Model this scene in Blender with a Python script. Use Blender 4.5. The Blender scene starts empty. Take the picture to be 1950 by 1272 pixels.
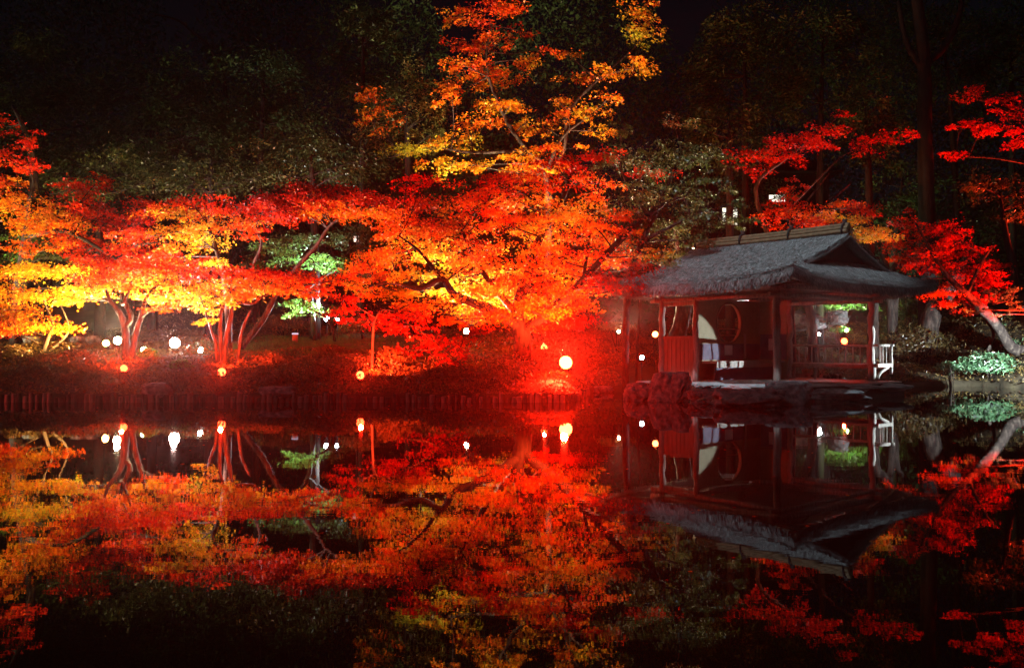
import bpy, math, random
import numpy as np
from mathutils import Vector, noise as mnoise

R = math.radians
random.seed(7)
rng = np.random.default_rng(11)
SC = bpy.context.scene
COL = SC.collection

# ------------------------------------------------------------------ camera, world, moon, exposure
F = 1700.0                       # focal length in photo pixels (1950 wide)
CX, HY, CAMZ = 975.0, 660.0, 1.3
cam = bpy.data.cameras.new('camera')
cam.sensor_width = 36.0
cam.lens = 36.0 * F / 1950.0
cam.clip_end = 1000
camo = bpy.data.objects.new('camera', cam); COL.objects.link(camo)
camo.location = (0, 0, CAMZ)
camo.rotation_euler = (R(90) + math.atan((HY - 636) / F), 0, 0)
SC.camera = camo

w = bpy.data.worlds.new("World"); SC.world = w; w.use_nodes = True
nt = w.node_tree; bg = nt.nodes['Background']
sky = nt.nodes.new('ShaderNodeTexSky'); sky.sky_type = 'NISHITA'; sky.sun_disc = False
sky.sun_elevation = R(30); sky.sun_rotation = R(200)
nt.links.new(sky.outputs[0], bg.inputs[0]); bg.inputs[1].default_value = 0.0006

sun = bpy.data.lights.new('moon', 'SUN'); sun.energy = 0.16; sun.angle = R(3); sun.color = (.75, .85, 1)
suno = bpy.data.objects.new('moon', sun); COL.objects.link(suno)
suno.rotation_euler = (R(52), 0, R(-38))

vs = SC.view_settings
vs.view_transform = 'Standard'; vs.look = 'None'; vs.exposure = 0; vs.gamma = 1
cy = SC.cycles
cy.use_denoising = True
cy.max_bounces = 5; cy.diffuse_bounces = 1; cy.glossy_bounces = 3; cy.transmission_bounces = 3
cy.volume_bounces = 0; cy.transparent_max_bounces = 8
cy.sample_clamp_indirect = 4; cy.caustics_reflective = False; cy.caustics_refractive = False


def P(px, py, Y):
    return ((px - CX) / F * Y, Y, CAMZ + (HY - py) / F * Y)


def smooth(a, b, x):
    t = np.clip((x - a) / (b - a), 0, 1); return t * t * (3 - 2 * t)


def shore(x):
    s = 20.9 + 0 * x
    s = s + (25.6 - 20.9) * smooth(1.2, 2.6, x)
    s = s + (29.3 - 25.6) * smooth(9.5, 11.5, x)
    s = s - 9.5 * smooth(14.8, 18.2, x)
    s = s + .25 * np.sin(x * 1.3) * smooth(1.5, 3, x)
    return s


def ground(x, y):
    x = np.asarray(x, float); y = np.asarray(y, float)
    d = y - shore(x)
    k = smooth(5, 9, x)
    left = .17 * np.clip(d, 0, 6) + .07 * np.clip(d - 6, 0, 9)
    right = .13 * np.clip(d, 0, 4) + .22 * np.clip(d - 4, 0, 7)
    h = .16 + left * (1 - k) + right * k
    h = h + .45 * np.clip(d - 17, 0, 40) * (1 - .35 * k)
    h = h + .05 * np.sin(x * 1.7 + y * .9) * np.clip(d, 0, 1) + .04 * np.sin(x * .7 - y * 1.9) * np.clip(d, 0, 1)
    return np.where(d < 0, np.clip(.1 + d * 3.0, -.9, .1), h)


def gz(x, y): return float(ground(x, y))


# ------------------------------------------------------------------ materials
def mat(name):
    m = bpy.data.materials.new(name); m.use_nodes = True
    t = m.node_tree; t.nodes.clear()
    out = t.nodes.new('ShaderNodeOutputMaterial')
    return m, t, out


def ramp(t, cols):
    r = t.nodes.new('ShaderNodeValToRGB'); e = r.color_ramp.elements
    while len(e) > 1: e.remove(e[-1])
    for i, (p, c) in enumerate(cols):
        q = e[0] if i == 0 else e.new(p)
        q.position = p; q.color = (*c, 1)
    return r


def leaf_mat(name, cols, trans=.36, gloss=.05, rough=.4):
    m, t, out = mat(name)
    a = t.nodes.new('ShaderNodeAttribute'); a.attribute_name = 'tint'
    r = ramp(t, cols); t.links.new(a.outputs['Fac'], r.inputs[0])
    d = t.nodes.new('ShaderNodeBsdfDiffuse'); tr = t.nodes.new('ShaderNodeBsdfTranslucent')
    g = t.nodes.new('ShaderNodeBsdfGlossy'); g.inputs['Roughness'].default_value = rough
    g.inputs['Color'].default_value = (.8, .8, .8, 1)
    m1 = t.nodes.new('ShaderNodeMixShader'); m1.inputs[0].default_value = trans
    m2 = t.nodes.new('ShaderNodeMixShader'); m2.inputs[0].default_value = gloss
    t.links.new(r.outputs[0], d.inputs[0]); t.links.new(r.outputs[0], tr.inputs[0])
    t.links.new(d.outputs[0], m1.inputs[1]); t.links.new(tr.outputs[0], m1.inputs[2])
    t.links.new(m1.outputs[0], m2.inputs[1]); t.links.new(g.outputs[0], m2.inputs[2])
    t.links.new(m2.outputs[0], out.inputs[0])
    return m


def rough_mat(name, cols, scale=8, stretch=(1, 1, 1), rough=.85, bump=.3, spec=.2, detail=6):
    m, t, out = mat(name)
    p = t.nodes.new('ShaderNodeBsdfPrincipled')
    tc = t.nodes.new('ShaderNodeTexCoord'); mp = t.nodes.new('ShaderNodeMapping')
    mp.inputs['Scale'].default_value = stretch
    n = t.nodes.new('ShaderNodeTexNoise'); n.inputs['Scale'].default_value = scale
    n.inputs['Detail'].default_value = detail; n.inputs['Roughness'].default_value = .65
    r = ramp(t, cols)
    t.links.new(tc.outputs['Object'], mp.inputs[0]); t.links.new(mp.outputs[0], n.inputs['Vector'])
    t.links.new(n.outputs['Fac'], r.inputs[0]); t.links.new(r.outputs[0], p.inputs['Base Color'])
    b = t.nodes.new('ShaderNodeBump'); b.inputs['Strength'].default_value = bump; b.inputs['Distance'].default_value = .03
    t.links.new(n.outputs['Fac'], b.inputs['Height']); t.links.new(b.outputs[0], p.inputs['Normal'])
    p.inputs['Roughness'].default_value = rough
    p.inputs['Specular IOR Level'].default_value = spec
    t.links.new(p.outputs[0], out.inputs[0])
    return m


def glow_mat(name, col, s):
    m, t, out = mat(name)
    e = t.nodes.new('ShaderNodeEmission'); e.inputs[0].default_value = (*col, 1); e.inputs[1].default_value = s
    t.links.new(e.outputs[0], out.inputs[0]); return m


M = {}
M['autumn'] = leaf_mat('autumn_leaf', [(0, (.30, .006, .002)), (.2, (.50, .016, .002)), (.4, (.62, .065, .003)),
                                       (.6, (.68, .18, .006)), (.8, (.66, .34, .012)), (1, (.34, .34, .02))], gloss=.02)
M['green'] = leaf_mat('green_leaf', [(0, (.03, .05, .014)), (.35, (.07, .10, .02)), (.7, (.07, .20, .03)), (1, (.16, .34, .05))])
M['olive'] = leaf_mat('olive_leaf', [(0, (.03, .05, .012)), (.5, (.08, .10, .02)), (.8, (.20, .11, .02)), (1, (.36, .09, .02))], trans=.3)
M['dark'] = leaf_mat('evergreen_leaf', [(0, (.016, .034, .013)), (.6, (.04, .075, .024)), (1, (.08, .12, .035))], trans=.15, gloss=.012, rough=.4)
M['pale'] = leaf_mat('glossy_shrub_leaf', [(0, (.02, .06, .02)), (.5, (.06, .15, .06)), (1, (.20, .34, .17))], trans=.2, gloss=.16, rough=.3)
M['cover'] = leaf_mat('azalea_leaf', [(0, (.05, .035, .012)), (.5, (.12, .08, .022)), (1, (.22, .13, .035))], trans=.25)
M['bark'] = rough_mat('bark', [(.35, (.012, .008, .007)), (.5, (.034, .024, .019)), (.68, (.10, .075, .058))], 9, (1, 1, .3), bump=1.0, detail=10)
M['shadebark'] = rough_mat('shaded_bark', [(.3, (.008, .006, .005)), (.7, (.024, .018, .014))], 14, (1, 1, .25), bump=.6)  # darker bark copy; shade of unlit trunks is put into the colour
M['soil'] = rough_mat('soil', [(.3, (.018, .014, .008)), (.6, (.045, .034, .018)), (.8, (.06, .055, .02))], 1.5, bump=.5)
M['rock'] = rough_mat('rock', [(.3, (.05, .05, .046)), (.5, (.16, .155, .145)), (.68, (.30, .29, .27))], 7, bump=1.0, detail=10)
M['slab'] = rough_mat('stone_slab', [(.3, (.26, .25, .23)), (.7, (.46, .45, .42))], 5, bump=.4)
M['wood'] = rough_mat('weathered_wood', [(.3, (.14, .10, .08)), (.5, (.26, .19, .15)), (.75, (.40, .33, .28))], 18, (1, 1, .12), bump=.5)
M['palewood'] = rough_mat('pale_wood', [(.3, (.28, .24, .2)), (.7, (.5, .46, .4))], 16, (1, 1, .2), bump=.4)
M['stake'] = rough_mat('stake_wood', [(.3, (.08, .06, .05)), (.7, (.24, .17, .13))], 12, (1, 1, .2), bump=.5)
M['stakeshade'] = rough_mat('shaded_stake_wood', [(.3, (.02, .016, .013)), (.7, (.08, .06, .045))], 12, (1, 1, .2), bump=.5)  # dark copy; stakes catching less light have it put into the colour
M['plaster'] = rough_mat('clay_plaster', [(.3, (.24, .21, .13)), (.7, (.32, .28, .18))], 7, bump=.12)
M['wainscot'] = rough_mat('dark_paper_wainscot', [(.3, (.10, .09, .13)), (.7, (.16, .15, .19))], 4, bump=.05)
M['bamboo'] = rough_mat('bamboo', [(.3, (.10, .055, .028)), (.7, (.20, .12, .06))], 10, (1, 1, 1), rough=.5, bump=.15)
M['rope'] = rough_mat('black_palm_rope', [(.3, (.015, .012, .01)), (.7, (.04, .03, .025))], 30)
M['metal'] = rough_mat('black_metal', [(.3, (.02, .02, .02)), (.7, (.04, .04, .04))], 20, rough=.5, bump=.05)
M['paper'] = rough_mat('white_paper', [(.3, (.66, .66, .66)), (.7, (.78, .78, .78))], 9, bump=.02)
M['ink'] = rough_mat('ink', [(.3, (.05, .05, .05)), (.7, (.08, .08, .08))], 9, bump=.02)
M['redwood'] = rough_mat('red_brown_board', [(.3, (.20, .08, .05)), (.7, (.34, .15, .10))], 14, (1, 1, .1), bump=.4)


def thatch_mat(name, cols):
    m, t, out = mat(name)
    p = t.nodes.new('ShaderNodeBsdfDiffuse')
    a = t.nodes.new('ShaderNodeAttribute'); a.attribute_name = 'tint'
    r = ramp(t, cols); t.links.new(a.outputs['Fac'], r.inputs[0]); t.links.new(r.outputs[0], p.inputs[0])
    t.links.new(p.outputs[0], out.inputs[0]); return m


M['straw'] = thatch_mat('thatch_straw', [(0, (.07, .065, .06)), (.5, (.20, .19, .17)), (1, (.40, .38, .34))])
M['thatch'] = rough_mat('thatch', [(.3, (.09, .08, .07)), (.7, (.22, .20, .18))], 30, (1, 1, 1), bump=.8)

m, t, out = mat('pond_water'); M['water'] = m
p = t.nodes.new('ShaderNodeBsdfPrincipled')
p.inputs['Base Color'].default_value = (.006, .009, .006, 1); p.inputs['Roughness'].default_value = .012
p.inputs['IOR'].default_value = 1.38
tc = t.nodes.new('ShaderNodeTexCoord'); mp = t.nodes.new('ShaderNodeMapping'); mp.inputs['Scale'].default_value = (.55, 2.6, 1)
n = t.nodes.new('ShaderNodeTexNoise'); n.inputs['Scale'].default_value = 1.1; n.inputs['Detail'].default_value = 3
mp2 = t.nodes.new('ShaderNodeMapping'); mp2.inputs['Scale'].default_value = (.9, 3, 1)
n2 = t.nodes.new('ShaderNodeTexNoise'); n2.inputs['Scale'].default_value = 9; n2.inputs['Detail'].default_value = 2
ad = t.nodes.new('ShaderNodeMath'); ad.operation = 'MULTIPLY_ADD'; ad.inputs[1].default_value = .05
b = t.nodes.new('ShaderNodeBump'); b.inputs['Strength'].default_value = .026; b.inputs['Distance'].default_value = .02
t.links.new(tc.outputs['Object'], mp.inputs[0]); t.links.new(mp.outputs[0], n.inputs['Vector'])
t.links.new(tc.outputs['Object'], mp2.inputs[0]); t.links.new(mp2.outputs[0], n2.inputs['Vector'])
t.links.new(n2.outputs['Fac'], ad.inputs[0]); t.links.new(n.outputs['Fac'], ad.inputs[2])
t.links.new(ad.outputs[0], b.inputs['Height']); t.links.new(b.outputs[0], p.inputs['Normal'])
t.links.new(p.outputs[0], out.inputs[0])


# ------------------------------------------------------------------ object helpers
def tag(o, label, cat, group=None):
    o['label'] = label; o['category'] = cat
    if group: o['group'] = group
    return o


def thing(name, loc, label, cat, group=None):
    o = bpy.data.objects.new(name, None); o.empty_display_size = .1
    o.location = loc; COL.objects.link(o)
    return tag(o, label, cat, group)


def wloc(o):
    v = Vector(o.location)
    while o.parent: o = o.parent; v += Vector(o.location)
    return v


class MB:
    """collects geometry in world coordinates; build() makes ONE mesh object"""
    def __init__(s): s.v = []; s.f = []; s.sm = []
    def add(s, vs, fs, sm=False):
        k = len(s.v); s.v += [tuple(q) for q in vs]; s.f += [tuple(i + k for i in q) for q in fs]; s.sm += [sm] * len(fs); return s
    def box(s, c, size, ax=None, bev=0):
        ax = ax or ((1, 0, 0), (0, 1, 0), (0, 0, 1)); ax = [Vector(a) for a in ax]; c = Vector(c)
        vs = []
        for k in (-1, 1):
            for j in (-1, 1):
                for i in (-1, 1):
                    vs.append(c + ax[0] * i * size[0] / 2 + ax[1] * j * size[1] / 2 + ax[2] * k * size[2] / 2)
        return s.add(vs, [(0, 2, 3, 1), (4, 5, 7, 6), (0, 1, 5, 4), (2, 6, 7, 3), (0, 4, 6, 2), (1, 3, 7, 5)])
    def tube(s, pts, rad, n=8, jit=0, cap=True):
        pts = [Vector(q) for q in pts]
        if not hasattr(rad, '__len__'): rad = [rad] * len(pts)
        up = Vector((.13, .37, .92)); rings = []
        vs = []; fs = []
        for i, q in enumerate(pts):
            d = (pts[min(i + 1, len(pts) - 1)] - pts[max(i - 1, 0)])
            if d.length < 1e-9: d = Vector((0, 0, 1))
            d.normalize()
            a = d.cross(up)
            if a.length < .1: a = d.cross(Vector((1, 0, 0)))
            a.normalize(); bb = d.cross(a)
            for k in range(n):
                th = 2 * math.pi * k / n
                r = rad[i] * (1 + (random.uniform(-jit, jit) if jit else 0))
                vs.append(q + a * math.cos(th) * r + bb * math.sin(th) * r)
        for i in range(len(pts) - 1):
            for k in range(n):
                k2 = (k + 1) % n
                fs.append((i * n + k, i * n + k2, (i + 1) * n + k2, (i + 1) * n + k))
        s.add(vs, fs, True)
        if cap and n > 3:
            b0 = len(s.v) - len(vs)
            s.f.append(tuple(b0 + k for k in range(n))[::-1]); s.sm.append(False)
            e0 = b0 + (len(pts) - 1) * n
            s.f.append(tuple(e0 + k for k in range(n))); s.sm.append(False)
        return s
    def lathe(s, c, prof, n=14, ax=None):
        ax = ax or (Vector((1, 0, 0)), Vector((0, 1, 0)), Vector((0, 0, 1))); c = Vector(c)
        vs = []; fs = []
        for r, z in prof:
            for k in range(n):
                th = 2 * math.pi * k / n
                vs.append(c + ax[0] * r * math.cos(th) + ax[1] * r * math.sin(th) + ax[2] * z)
        for i in range(len(prof) - 1):
            for k in range(n):
                k2 = (k + 1) % n
                fs.append((i * n + k, i * n + k2, (i + 1) * n + k2, (i + 1) * n + k))
        return s.add(vs, fs, True)
    def build(s, name, m, parent=None, label=None):
        me = bpy.data.meshes.new(name)
        off = wloc(parent) if parent else Vector((0, 0, 0))
        base = None
        if parent is None:
            a = np.array(s.v); base = Vector((float((a[:, 0].min() + a[:, 0].max()) / 2), float((a[:, 1].min() + a[:, 1].max()) / 2), float(a[:, 2].min())))
            off = base
        me.from_pydata([(q[0] - off[0], q[1] - off[1], q[2] - off[2]) for q in s.v], [], s.f)
        me.polygons.foreach_set('use_smooth', s.sm); me.update()
        me.materials.append(m)
        o = bpy.data.objects.new(name, me); COL.objects.link(o)
        if parent: o.parent = parent
        else: o.location = base
        if label: o['label'] = label
        return o


def np_mesh(name, V, Fq, tint, m, parent=None, off=(0, 0, 0), per=None):
    """V (N,3) verts in world, Fq (K,4) quads, tint (N,)"""
    me = bpy.data.meshes.new(name)
    off = np.array(wloc(parent)) if parent else np.array(off)
    V = (V - off).astype(np.float32)
    me.vertices.add(len(V)); me.vertices.foreach_set('co', V.ravel())
    k = Fq.shape[1]
    me.loops.add(Fq.size); me.loops.foreach_set('vertex_index', Fq.ravel().astype(np.int32))
    me.polygons.add(len(Fq)); me.polygons.foreach_set('loop_start', np.arange(0, Fq.size, k, dtype=np.int32))
    me.polygons.foreach_set('loop_total', np.full(len(Fq), k, np.int32))
    at = me.attributes.new('tint', 'FLOAT', 'POINT'); at.data.foreach_set('value', tint.astype(np.float32))
    me.update(calc_edges=True); me.materials.append(m)
    o = bpy.data.objects.new(name, me); COL.objects.link(o)
    if parent: o.parent = parent
    else: o.location = tuple(off)
    return o


# ------------------------------------------------------------------ leaves
def star_template(lobes=5):
    ang = {5: [-130, -62, 0, 62, 130], 3: [-62, 0, 62]}[lobes]
    ln = {5: [.55, .85, 1, .85, .55], 3: [.8, 1, .8]}[lobes]
    V = [(0, -.12, 0)]; Q = []
    for a, l in zip(ang, ln):
        a = R(a)
        tip = (math.sin(a) * l, math.cos(a) * l, -.12 * l)
        i = len(V)
        for da, ll in ((-28, .36), (28, .36)):
            V.append((math.sin(a + R(da)) * ll * l, math.cos(a + R(da)) * ll * l, .03))
        V.append(tip)
        Q.append((0, i, i + 2, i + 1))
    return np.array(V), np.array(Q)


RHOMB = (np.array([(0, -.9, 0), (.38, 0, .06), (0, 1, -.05), (-.38, 0, .06)]), np.array([(0, 1, 2, 3)]))
STAR5 = star_template(5); STAR3 = star_template(3)


def leaves(pos, nrm, fwd, size, tint, tmpl):
    T, Q = tmpl
    nrm = nrm / (np.linalg.norm(nrm, axis=1, keepdims=True) + 1e-9)
    x = np.cross(fwd, nrm); x /= (np.linalg.norm(x, axis=1, keepdims=True) + 1e-9)
    y = np.cross(nrm, x)
    V = pos[:, None, :] + size[:, None, None] * (T[None, :, 0:1] * x[:, None, :] + T[None, :, 1:2] * y[:, None, :] + T[None, :, 2:3] * nrm[:, None, :])
    n, k = len(pos), len(T)
    Fq = (np.arange(n) * k)[:, None, None] + Q[None]
    return V.reshape(-1, 3), Fq.reshape(-1, Q.shape[1]), np.repeat(np.clip(tint, 0, 1), k)


DENS = 3.9


def sprays(c, rad, tint, size, dens, axis, flat=.16, droop=.35, up=1.0, spray_r=.42):
    """maple foliage: flat fan-shaped sprays filling an ellipsoid pad. returns pos,nrm,fwd,size,tint and spray centres"""
    rad = np.array(rad); c = np.array(c)
    area = math.pi * rad[0] * rad[2] + .4 * math.pi * rad[1] * rad[0]
    n_leaf = int(DENS * dens * area / (size * size * 1.9)) + 20
    sr = min(spray_r, .8 * float(rad[0]), .8 * max(float(rad[1]), .2))
    ns = max(5, int(n_leaf / 50))
    u = rng.normal(size=(ns, 3)); u /= np.linalg.norm(u, axis=1, keepdims=True)
    u *= (rng.random((ns, 1)) ** (1 / 2.3))
    sc_ = c + u * rad
    out = sc_ - np.array(axis); out[:, 2] = 0
    out /= (np.linalg.norm(out, axis=1, keepdims=True) + 1e-6)
    out += rng.normal(size=out.shape) * .45; out[:, 2] = -droop * rng.random(ns)
    out /= np.linalg.norm(out, axis=1, keepdims=True)
    st = tint + rng.normal(size=ns) * .10 + .10 * np.sin(sc_[:, 0] * 2.1 + sc_[:, 2] * 3.3) * rng.random(ns)
    i = rng.integers(0, ns, n_leaf)
    side = np.cross(out, np.array([0, 0, 1.0])); side /= (np.linalg.norm(side, axis=1, keepdims=True) + 1e-9)
    upv = np.cross(side, out)
    a = (rng.random(n_leaf) * 2 - 1); l = rng.random(n_leaf) ** .8
    rr = sr * (.65 + .7 * rng.random(ns))[i]
    pos = sc_[i] + out[i] * ((l - .4) * 1.7 * rr)[:, None] + side[i] * (a * (1 - .55 * l) * rr)[:, None] + upv[i] * (rng.normal(size=n_leaf) * flat * rr)[:, None]
    pos[:, 2] -= .12 * (l * rr) ** 2
    nr = upv[i] * up + rng.normal(size=(n_leaf, 3)) * .6
    nr[:, 1] -= .35
    fw = out[i] * .8 + side[i] * (a * .8)[:, None] + np.array([0, 0, -.55]) + rng.normal(size=(n_leaf, 3)) * .35
    sz = size * (.6 + .55 * rng.random(n_leaf))
    return pos, nr, fw, sz, st[i] + rng.normal(size=n_leaf) * .09, sc_


def curve_pts(a, b, bend, n=6):
    a = Vector(a); b = Vector(b); m = (a + b) / 2 + Vector(bend)
    return [a * (1 - t) ** 2 + m * 2 * t * (1 - t) + b * t * t for t in [i / n for i in range(n + 1)]]


def resample(pts, rads, n=4):
    """catmull-rom smoothing of a polyline with a bit of wobble"""
    P_ = [Vector(q) for q in pts]; out = []; ro = []
    for i in range(len(P_) - 1):
        p0 = P_[max(i - 1, 0)]; p1 = P_[i]; p2 = P_[i + 1]; p3 = P_[min(i + 2, len(P_) - 1)]
        for k in range(n):
            t = k / n
            q = .5 * ((2 * p1) + (p2 - p0) * t + (2 * p0 - 5 * p1 + 4 * p2 - p3) * t * t + (3 * p1 - p0 - 3 * p2 + p3) * t ** 3)
            out.append(q); ro.append(rads[i] * (1 - t) + rads[i + 1] * t)
    out.append(P_[-1]); ro.append(rads[-1])
    return out, ro


def tree(name, label, cat, Y, base, trunks, pads, mt='autumn', size=.068, dens=1.0, tmpl=STAR5, bark='bark', group=None,
         depth=.8, yj=.5, spray_r=.42, dt=0, crown_name='crown', twig=.010, limb=.035, up=1.0, droop=.35, flat=.13):
    """base: photo px x of the foot. trunks: polylines [(px,py,dY,radius)...]; pads (px,py,rx,ry,tint[,dY])"""
    bx = (base - CX) / F * Y; bz = gz(bx, Y)
    root = thing(name, (bx, Y, bz), label, cat, group)
    mb = MB(); nodes = []
    for tr in trunks:
        pts = [P(q[0], q[1], Y + q[2]) for q in tr]; rad = [q[3] for q in tr]
        if tr[0][1] > 9000:                     # foot on the ground
            pts[0] = (bx + (tr[0][0] - base) * Y / F, Y + tr[0][2], bz - .1)
        pp, rr = resample(pts, rad)
        mb.tube(pp, rr, 11 if max(rad) > .06 else 7, jit=.13)
        nodes += list(zip(pp, rr))
    A = []
    for pd in pads:
        px, py, rx, ry, ti = pd[:5]; ti += dt * (ti > .2)
        dY = pd[5] if len(pd) > 5 else random.uniform(-yj, yj)
        yy = Y + dY; c = P(px, py, yy); k = yy / F
        rad = (rx * k, depth * rx * k, ry * k)
        ps = sprays(c, rad, ti, size, dens, (bx, Y, 0), flat=flat, droop=droop, up=up, spray_r=spray_r)
        A.append(ps[:5])
        if nodes:
            cc = Vector(c)
            cand = [(q, r) for q, r in nodes if q.z < cc.z + .1] or nodes
            q, r = min(cand, key=lambda e: (e[0] - cc).length + .4 * max(0, e[0].z - cc.z + .4))
            L = (cc - q).length
            r0 = min(r * .6, limb * (.5 + L * .25))
            cp = curve_pts(q, cc, (random.uniform(-.12, .12) * L, random.uniform(-.12, .12) * L, random.uniform(-.12, .10) * L))
            mb.tube(cp, [r0 + (twig * 1.3 - r0) * i / 6 for i in range(7)], 5, jit=.08, cap=False)
            for s_ in ps[5][:max(4, len(ps[5]) // 3)]:
                q2 = random.choice(cp[3:])
                mb.tube(curve_pts(q2, s_, (0, 0, -.04), 3), [twig, twig * .8, twig * .6, twig * .35], 3, cap=False)
    if mb.v: mb.build('trunk', M[bark], root)
    pos, nr, fw, sz, ti = [np.concatenate([a[i] for a in A]) for i in range(5)]
    V, Fq, tt = leaves(pos, nr, fw, sz, ti, tmpl)
    np_mesh(crown_name, V, Fq, tt, M[mt], root)
    return root

# ------------------------------------------------------------------ setting: ground, water
def build_ground():
    xs = np.concatenate([np.linspace(-70, -18, 20, endpoint=False), np.linspace(-18, 22, 170), np.linspace(22.5, 75, 20)])
    ys = np.concatenate([np.linspace(10, 38, 130, endpoint=False), np.linspace(38, 120, 30)])
    X, Yg = np.meshgrid(xs, ys); Z = ground(X, Yg)
    n1, n2 = len(ys), len(xs)
    V = np.stack([X.ravel(), Yg.ravel(), Z.ravel()], 1)
    i = np.arange(n1 * n2).reshape(n1, n2)
    Q = np.stack([i[:-1, :-1].ravel(), i[:-1, 1:].ravel(), i[1:, 1:].ravel(), i[1:, :-1].ravel()], 1)
    o = np_mesh('ground', V, Q, np.zeros(len(V)), M['soil']); o['kind'] = 'structure'
    for p_ in (o.data.polygons,): p_.foreach_set('use_smooth', [True] * len(p_))
    mb = MB(); mb.add([(-90, -40, 0), (90, -40, 0), (90, 45, 0), (-90, 45, 0)], [(0, 1, 2, 3)])
    o = mb.build('pond_water', M['water']); o['kind'] = 'structure'
    mb = MB(); mb.add([(-90, -40, -.95), (90, -40, -.95), (90, 12, -.92), (-90, 12, -.92)], [(0, 1, 2, 3)])
    o = mb.build('pond_bed', M['soil']); o['kind'] = 'structure'
build_ground()


def build_cover():
    n = 120000
    x = rng.uniform(-17, 20, n); y = rng.uniform(20.6, 41, n)
    # more leaves near
    y = 20.6 + (y - 20.6) ** 1.25 / 20.4 ** .25
    d = y - shore(x)
    keep = (d > .12)
    lump = .5 + .5 * np.sin(x * 1.9 + np.sin(y * 1.3) * 2) * np.sin(y * 2.3 + x * .4)
    lawn = smooth(25.8, 27, y) * (1 - smooth(33, 34, y)) * smooth(-9.5, -8, x) * (1 - smooth(-3.6, -2.6, x))
    keep &= rng.random(n) > lawn * .82
    keep &= ~((x > 3.2) & (x < 11.5) & (y < 28))
    hmax = (.07 + .20 * lump) * np.clip(d * .9, .15, 1) * (1 - .85 * lawn)
    z = ground(x, y) + hmax * rng.random(n) ** .6
    x, y, z, lump, lawn = x[keep], y[keep], z[keep], lump[keep], lawn[keep]
    k = len(x)
    pos = np.stack([x, y, z], 1)
    nr = rng.normal(size=(k, 3)) * .7 + np.array([0, -.4, .6])
    fw = rng.normal(size=(k, 3)) + np.array([0, 0, .5])
    V, Fq, tt = leaves(pos, nr, fw, .048 * (.6 + .8 * rng.random(k)), np.clip(.45 + .25 * lump * rng.normal(size=k) + .12 * rng.normal(size=k), 0, 1), RHOMB)
    o = np_mesh('azalea_ground_cover', V, Fq, tt, M['cover'])
    o['kind'] = 'stuff'; tag(o, 'low brown-green azalea ground cover spread over the pond bank', 'ground cover')
    # lawn blades
    n = 30000
    x = rng.uniform(-9.6, -2.6, n); y = rng.uniform(25.8, 34, n)
    pos = np.stack([x, y, ground(x, y) + .01], 1)
    V, Fq, tt = leaves(pos, np.stack([rng.normal(size=n) * .6, -1 + 0 * x, .2 + 0 * x], 1), np.tile([0, 0, 1.0], (n, 1)) + rng.normal(size=(n, 3)) * .3,
                       .05 + .03 * rng.random(n), rng.random(n) * .5 + .2, (RHOMB[0] * np.array([.35, 1, 1]), RHOMB[1]))
    o = np_mesh('lawn_grass', V, Fq, tt, M['green']); o['kind'] = 'stuff'
    tag(o, 'short dim green grass on the small lawn above the bank', 'grass')
build_cover()


# ------------------------------------------------------------------ rocks and stakes
def rock(name, label, px, py, rx, ry, Y, seed, m='rock', depth=1.0, group=None, lean=0, rough=.22, cut=None, zb=None):
    """px,py = centre in the photo, rx,ry half sizes in photo px"""
    import bmesh
    k = Y / F
    c = P(px, py, Y)
    bm = bmesh.new(); bmesh.ops.create_icosphere(bm, subdivisions=5, radius=1)
    o3 = Vector((seed * 7.3, seed * 3.1, seed * 1.7))
    for v in bm.verts:
        d = v.co.normalized()
        f = 1 + rough * 1.6 * mnoise.noise(d * 1.1 + o3) + rough * .8 * mnoise.noise(d * 2.6 + o3) + rough * .45 * mnoise.noise(d * 5 + o3) - rough * .5 * abs(mnoise.noise(d * 3.3 + o3 * 2)) + rough * .22 * mnoise.noise(d * 14 + o3)
        q = d * f
        e = 2.6
        q = Vector([math.copysign(abs(a) ** (.88), a) for a in q])     # squarer, boulder-like
        if q.z > .72: q.z = .72 + (q.z - .72) * .25
        v.co = Vector((q.x * rx * k + lean * q.z * ry * k, q.y * rx * k * depth, q.z * ry * k * 1.12))
    me = bpy.data.meshes.new(name); bm.to_mesh(me); bm.free()
    me.polygons.foreach_set('use_smooth', [True] * len(me.polygons))
    me.materials.append(M[m])
    o = bpy.data.objects.new(name, me); COL.objects.link(o); o.location = c
    return tag(o, label, 'rock', group)


G_R = 'rocks along the pond edge'
def far_wood():
    n = 200000
    X = rng.uniform(-34, 36, n); Y = rng.uniform(41, 47, n)
    top = 19 + 3 * np.sin(X * .5) + 2 * np.sin(X * 1.3 + 1)
    Z = 1.5 + (top - 1.5) * rng.random(n) ** .8
    lump = np.sin(X * 1.4 + Z * .7) * np.sin(Z * 1.6 - X * .5) + .5 * np.sin(X * 3.1) * np.sin(Z * 2.7)
    k = lump > -.75
    X, Y, Z = X[k], Y[k] - lump[k] * 1.2, Z[k]; n = len(X)
    V, Fq, tt = leaves(np.stack([X, Y, Z], 1), rng.normal(size=(n, 3)) + np.array([0, -.8, .2]), rng.normal(size=(n, 3)), (.12 * (.6 + .7 * rng.random(n))), .3 + .2 * rng.normal(size=n), RHOMB)
    o = np_mesh('far_wood', V, Fq, tt, M['dark']); o['kind'] = 'stuff'
    tag(o, 'black wood closing the view behind all the lit trees', 'wood')
far_wood()
rock('boulder', 'rounded boulder in red light, leftmost of those by the pavilion', 1215, 750, 27, 24, 21.6, 1, group=G_R)
rock('boulder', 'tall red-lit boulder beside the left pavilion post', 1262, 742, 31, 38, 21.4, 2, group=G_R, lean=.25)
rock('standing_stone', 'upright pointed stone slab before the red boarded screen', 1297, 736, 19, 32, 21.0, 3, group=G_R, lean=.15, rough=.3)
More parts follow.
